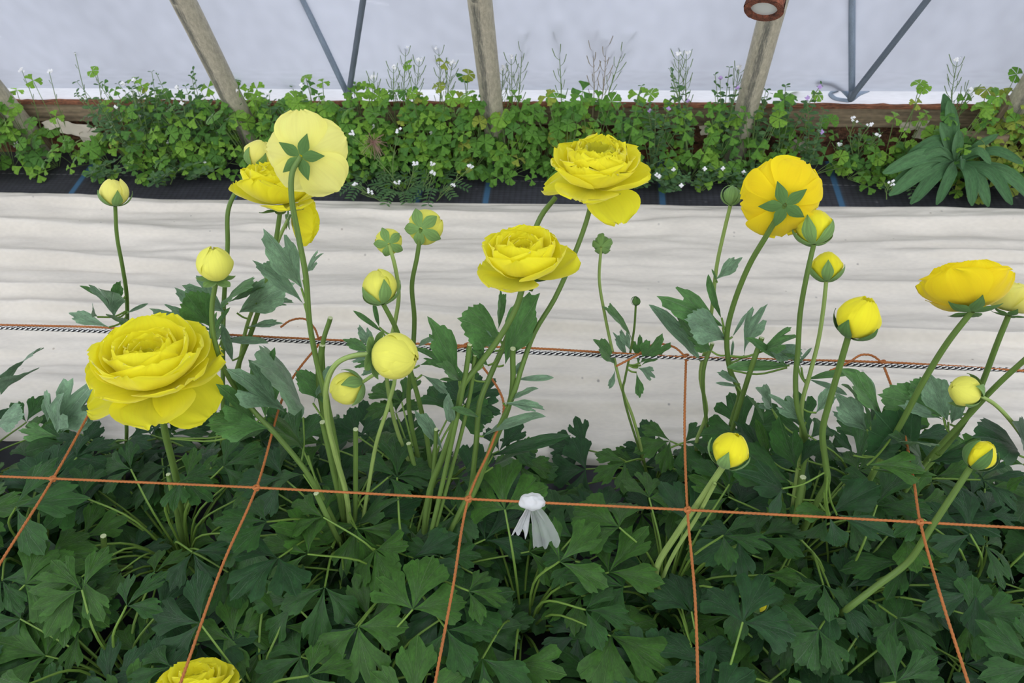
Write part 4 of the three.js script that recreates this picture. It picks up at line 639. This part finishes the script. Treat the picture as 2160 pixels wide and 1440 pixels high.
{ // the strap-leaved rosette on the right
  const at = onY(1992, 395, 0.006), g = thing('strap_leaved_weed', 'large strap-leaved weed rosette before the board at the right', 'weed', at);
  const strap = (a, b, lift, w, k) => {
    const A = V(0, 0.045, 0), B = onZ(...b, a).sub(at), mid = A.clone().lerp(B, 0.5); mid.y += lift; const line = spline([A, mid, B], 12), pos = [], uv = [];
    const n = V(0, 0.6, 0.8);
    for (let j = 0; j <= 12; j++) { const t = j / 12, d = line[Math.min(j + 1, 12)].clone().sub(line[Math.max(j - 1, 0)]).normalize(), sd = V(0, 0, 0).crossVectors(d, n).normalize(), nn = V(0, 0, 0).crossVectors(sd, d), hw = w * Math.min(1, 0.25 + 1.4 * t) * Math.sqrt(Math.max(0.02, 1 - Math.pow(t, 5)));
      for (let i = 0; i <= 8; i++) { const u = i / 4 - 1, q = line[j].clone().addScaledVector(sd, u * hw).addScaledVector(nn, Math.abs(u) * hw * 0.35 + 0.0012 * noise(u * 3, t * 7, k)); pos.push(q.x, q.y, q.z); uv.push(i / 8, t); } }
    part('leaf', buildGeo(pos, uv, gridIndex(8, 12)), pick(M.rosette), g);
  };
  [[-1.04, [1990, 198], 0.0, 0.011], [-1.03, [2000, 212], 0.0, 0.0105], [-1.02, [1983, 258], 0, 0.009], [-1.02, [2020, 275], 0, 0.009], [-1.01, [1912, 328], 0.03, 0.009], [-1.0, [1925, 345], 0.02, 0.007], [-1.02, [1945, 305], 0.01, 0.008], [-1.03, [2106, 283], 0.005, 0.006], [-1.0, [2158, 345], 0.02, 0.007], [-1.0, [2090, 346], 0.02, 0.006], [-0.985, [2030, 358], 0.012, 0.004], [-0.975, [2135, 432], 0.02, 0.009], [-0.975, [1975, 432], 0.02, 0.009], [-0.985, [1862, 365], 0.02, 0.011], [-0.975, [1875, 412], 0.02, 0.012], [-0.975, [1920, 430], 0.02, 0.011], [-0.97, [2050, 434], 0.02, 0.010], [-0.975, [2085, 436], 0.015, 0.009], [-0.98, [2190, 430], 0.02, 0.010], [-0.99, [1880, 390], 0.02, 0.010]].forEach(([z, tip, lift, w], k) => strap(z, tip, lift, w, k));
}
{ // dried tuft
  const at = onZ(787, 300, -1.03), g = thing('dry_tuft', 'pinkish dried starburst of seed stalks among the weeds', 'weed', at), o = [];
  for (let i = 0; i < 46; i++) { const d = V(rr(-1, 1), rr(-0.9, 1), rr(-0.2, 1)).normalize(); o.push(tube([V(0, 0, 0), d.clone().multiplyScalar(0.012), d.clone().multiplyScalar(rr(0.016, 0.026)).add(V(0, -0.003, 0))], 0.00035, 4, 1)); }
  part('spines', mergeGeometries(o), new THREE.MeshStandardMaterial({ color: '#b08d7e', roughness: 0.9 }), g); part('stalk', tube(spline([V(0, 0, 0), V(0.012, -0.04, 0.01), V(0.016, -0.075, 0.02)], 8), 0.0008, 5), M.dry, g);
}
// things of one label are told apart by their order from left to right
{
  const by = {}, nth = ['first', 'second', 'third', 'fourth', 'fifth', 'sixth', 'seventh', 'eighth', 'ninth', 'tenth', 'eleventh', 'twelfth', 'thirteenth', 'fourteenth', 'fifteenth', 'sixteenth', 'seventeenth', 'eighteenth', 'nineteenth', 'twentieth'];
  for (const o of scene.children) if (o.userData.label) (by[o.userData.label] ||= []).push(o);
  for (const list of Object.values(by)) if (list.length > 1) list.sort((a, b) => a.position.x - b.position.x).forEach((o, i) => { o.userData.label += `, ${nth[i]} from left`; });
}
renderer.render(scene, camera);
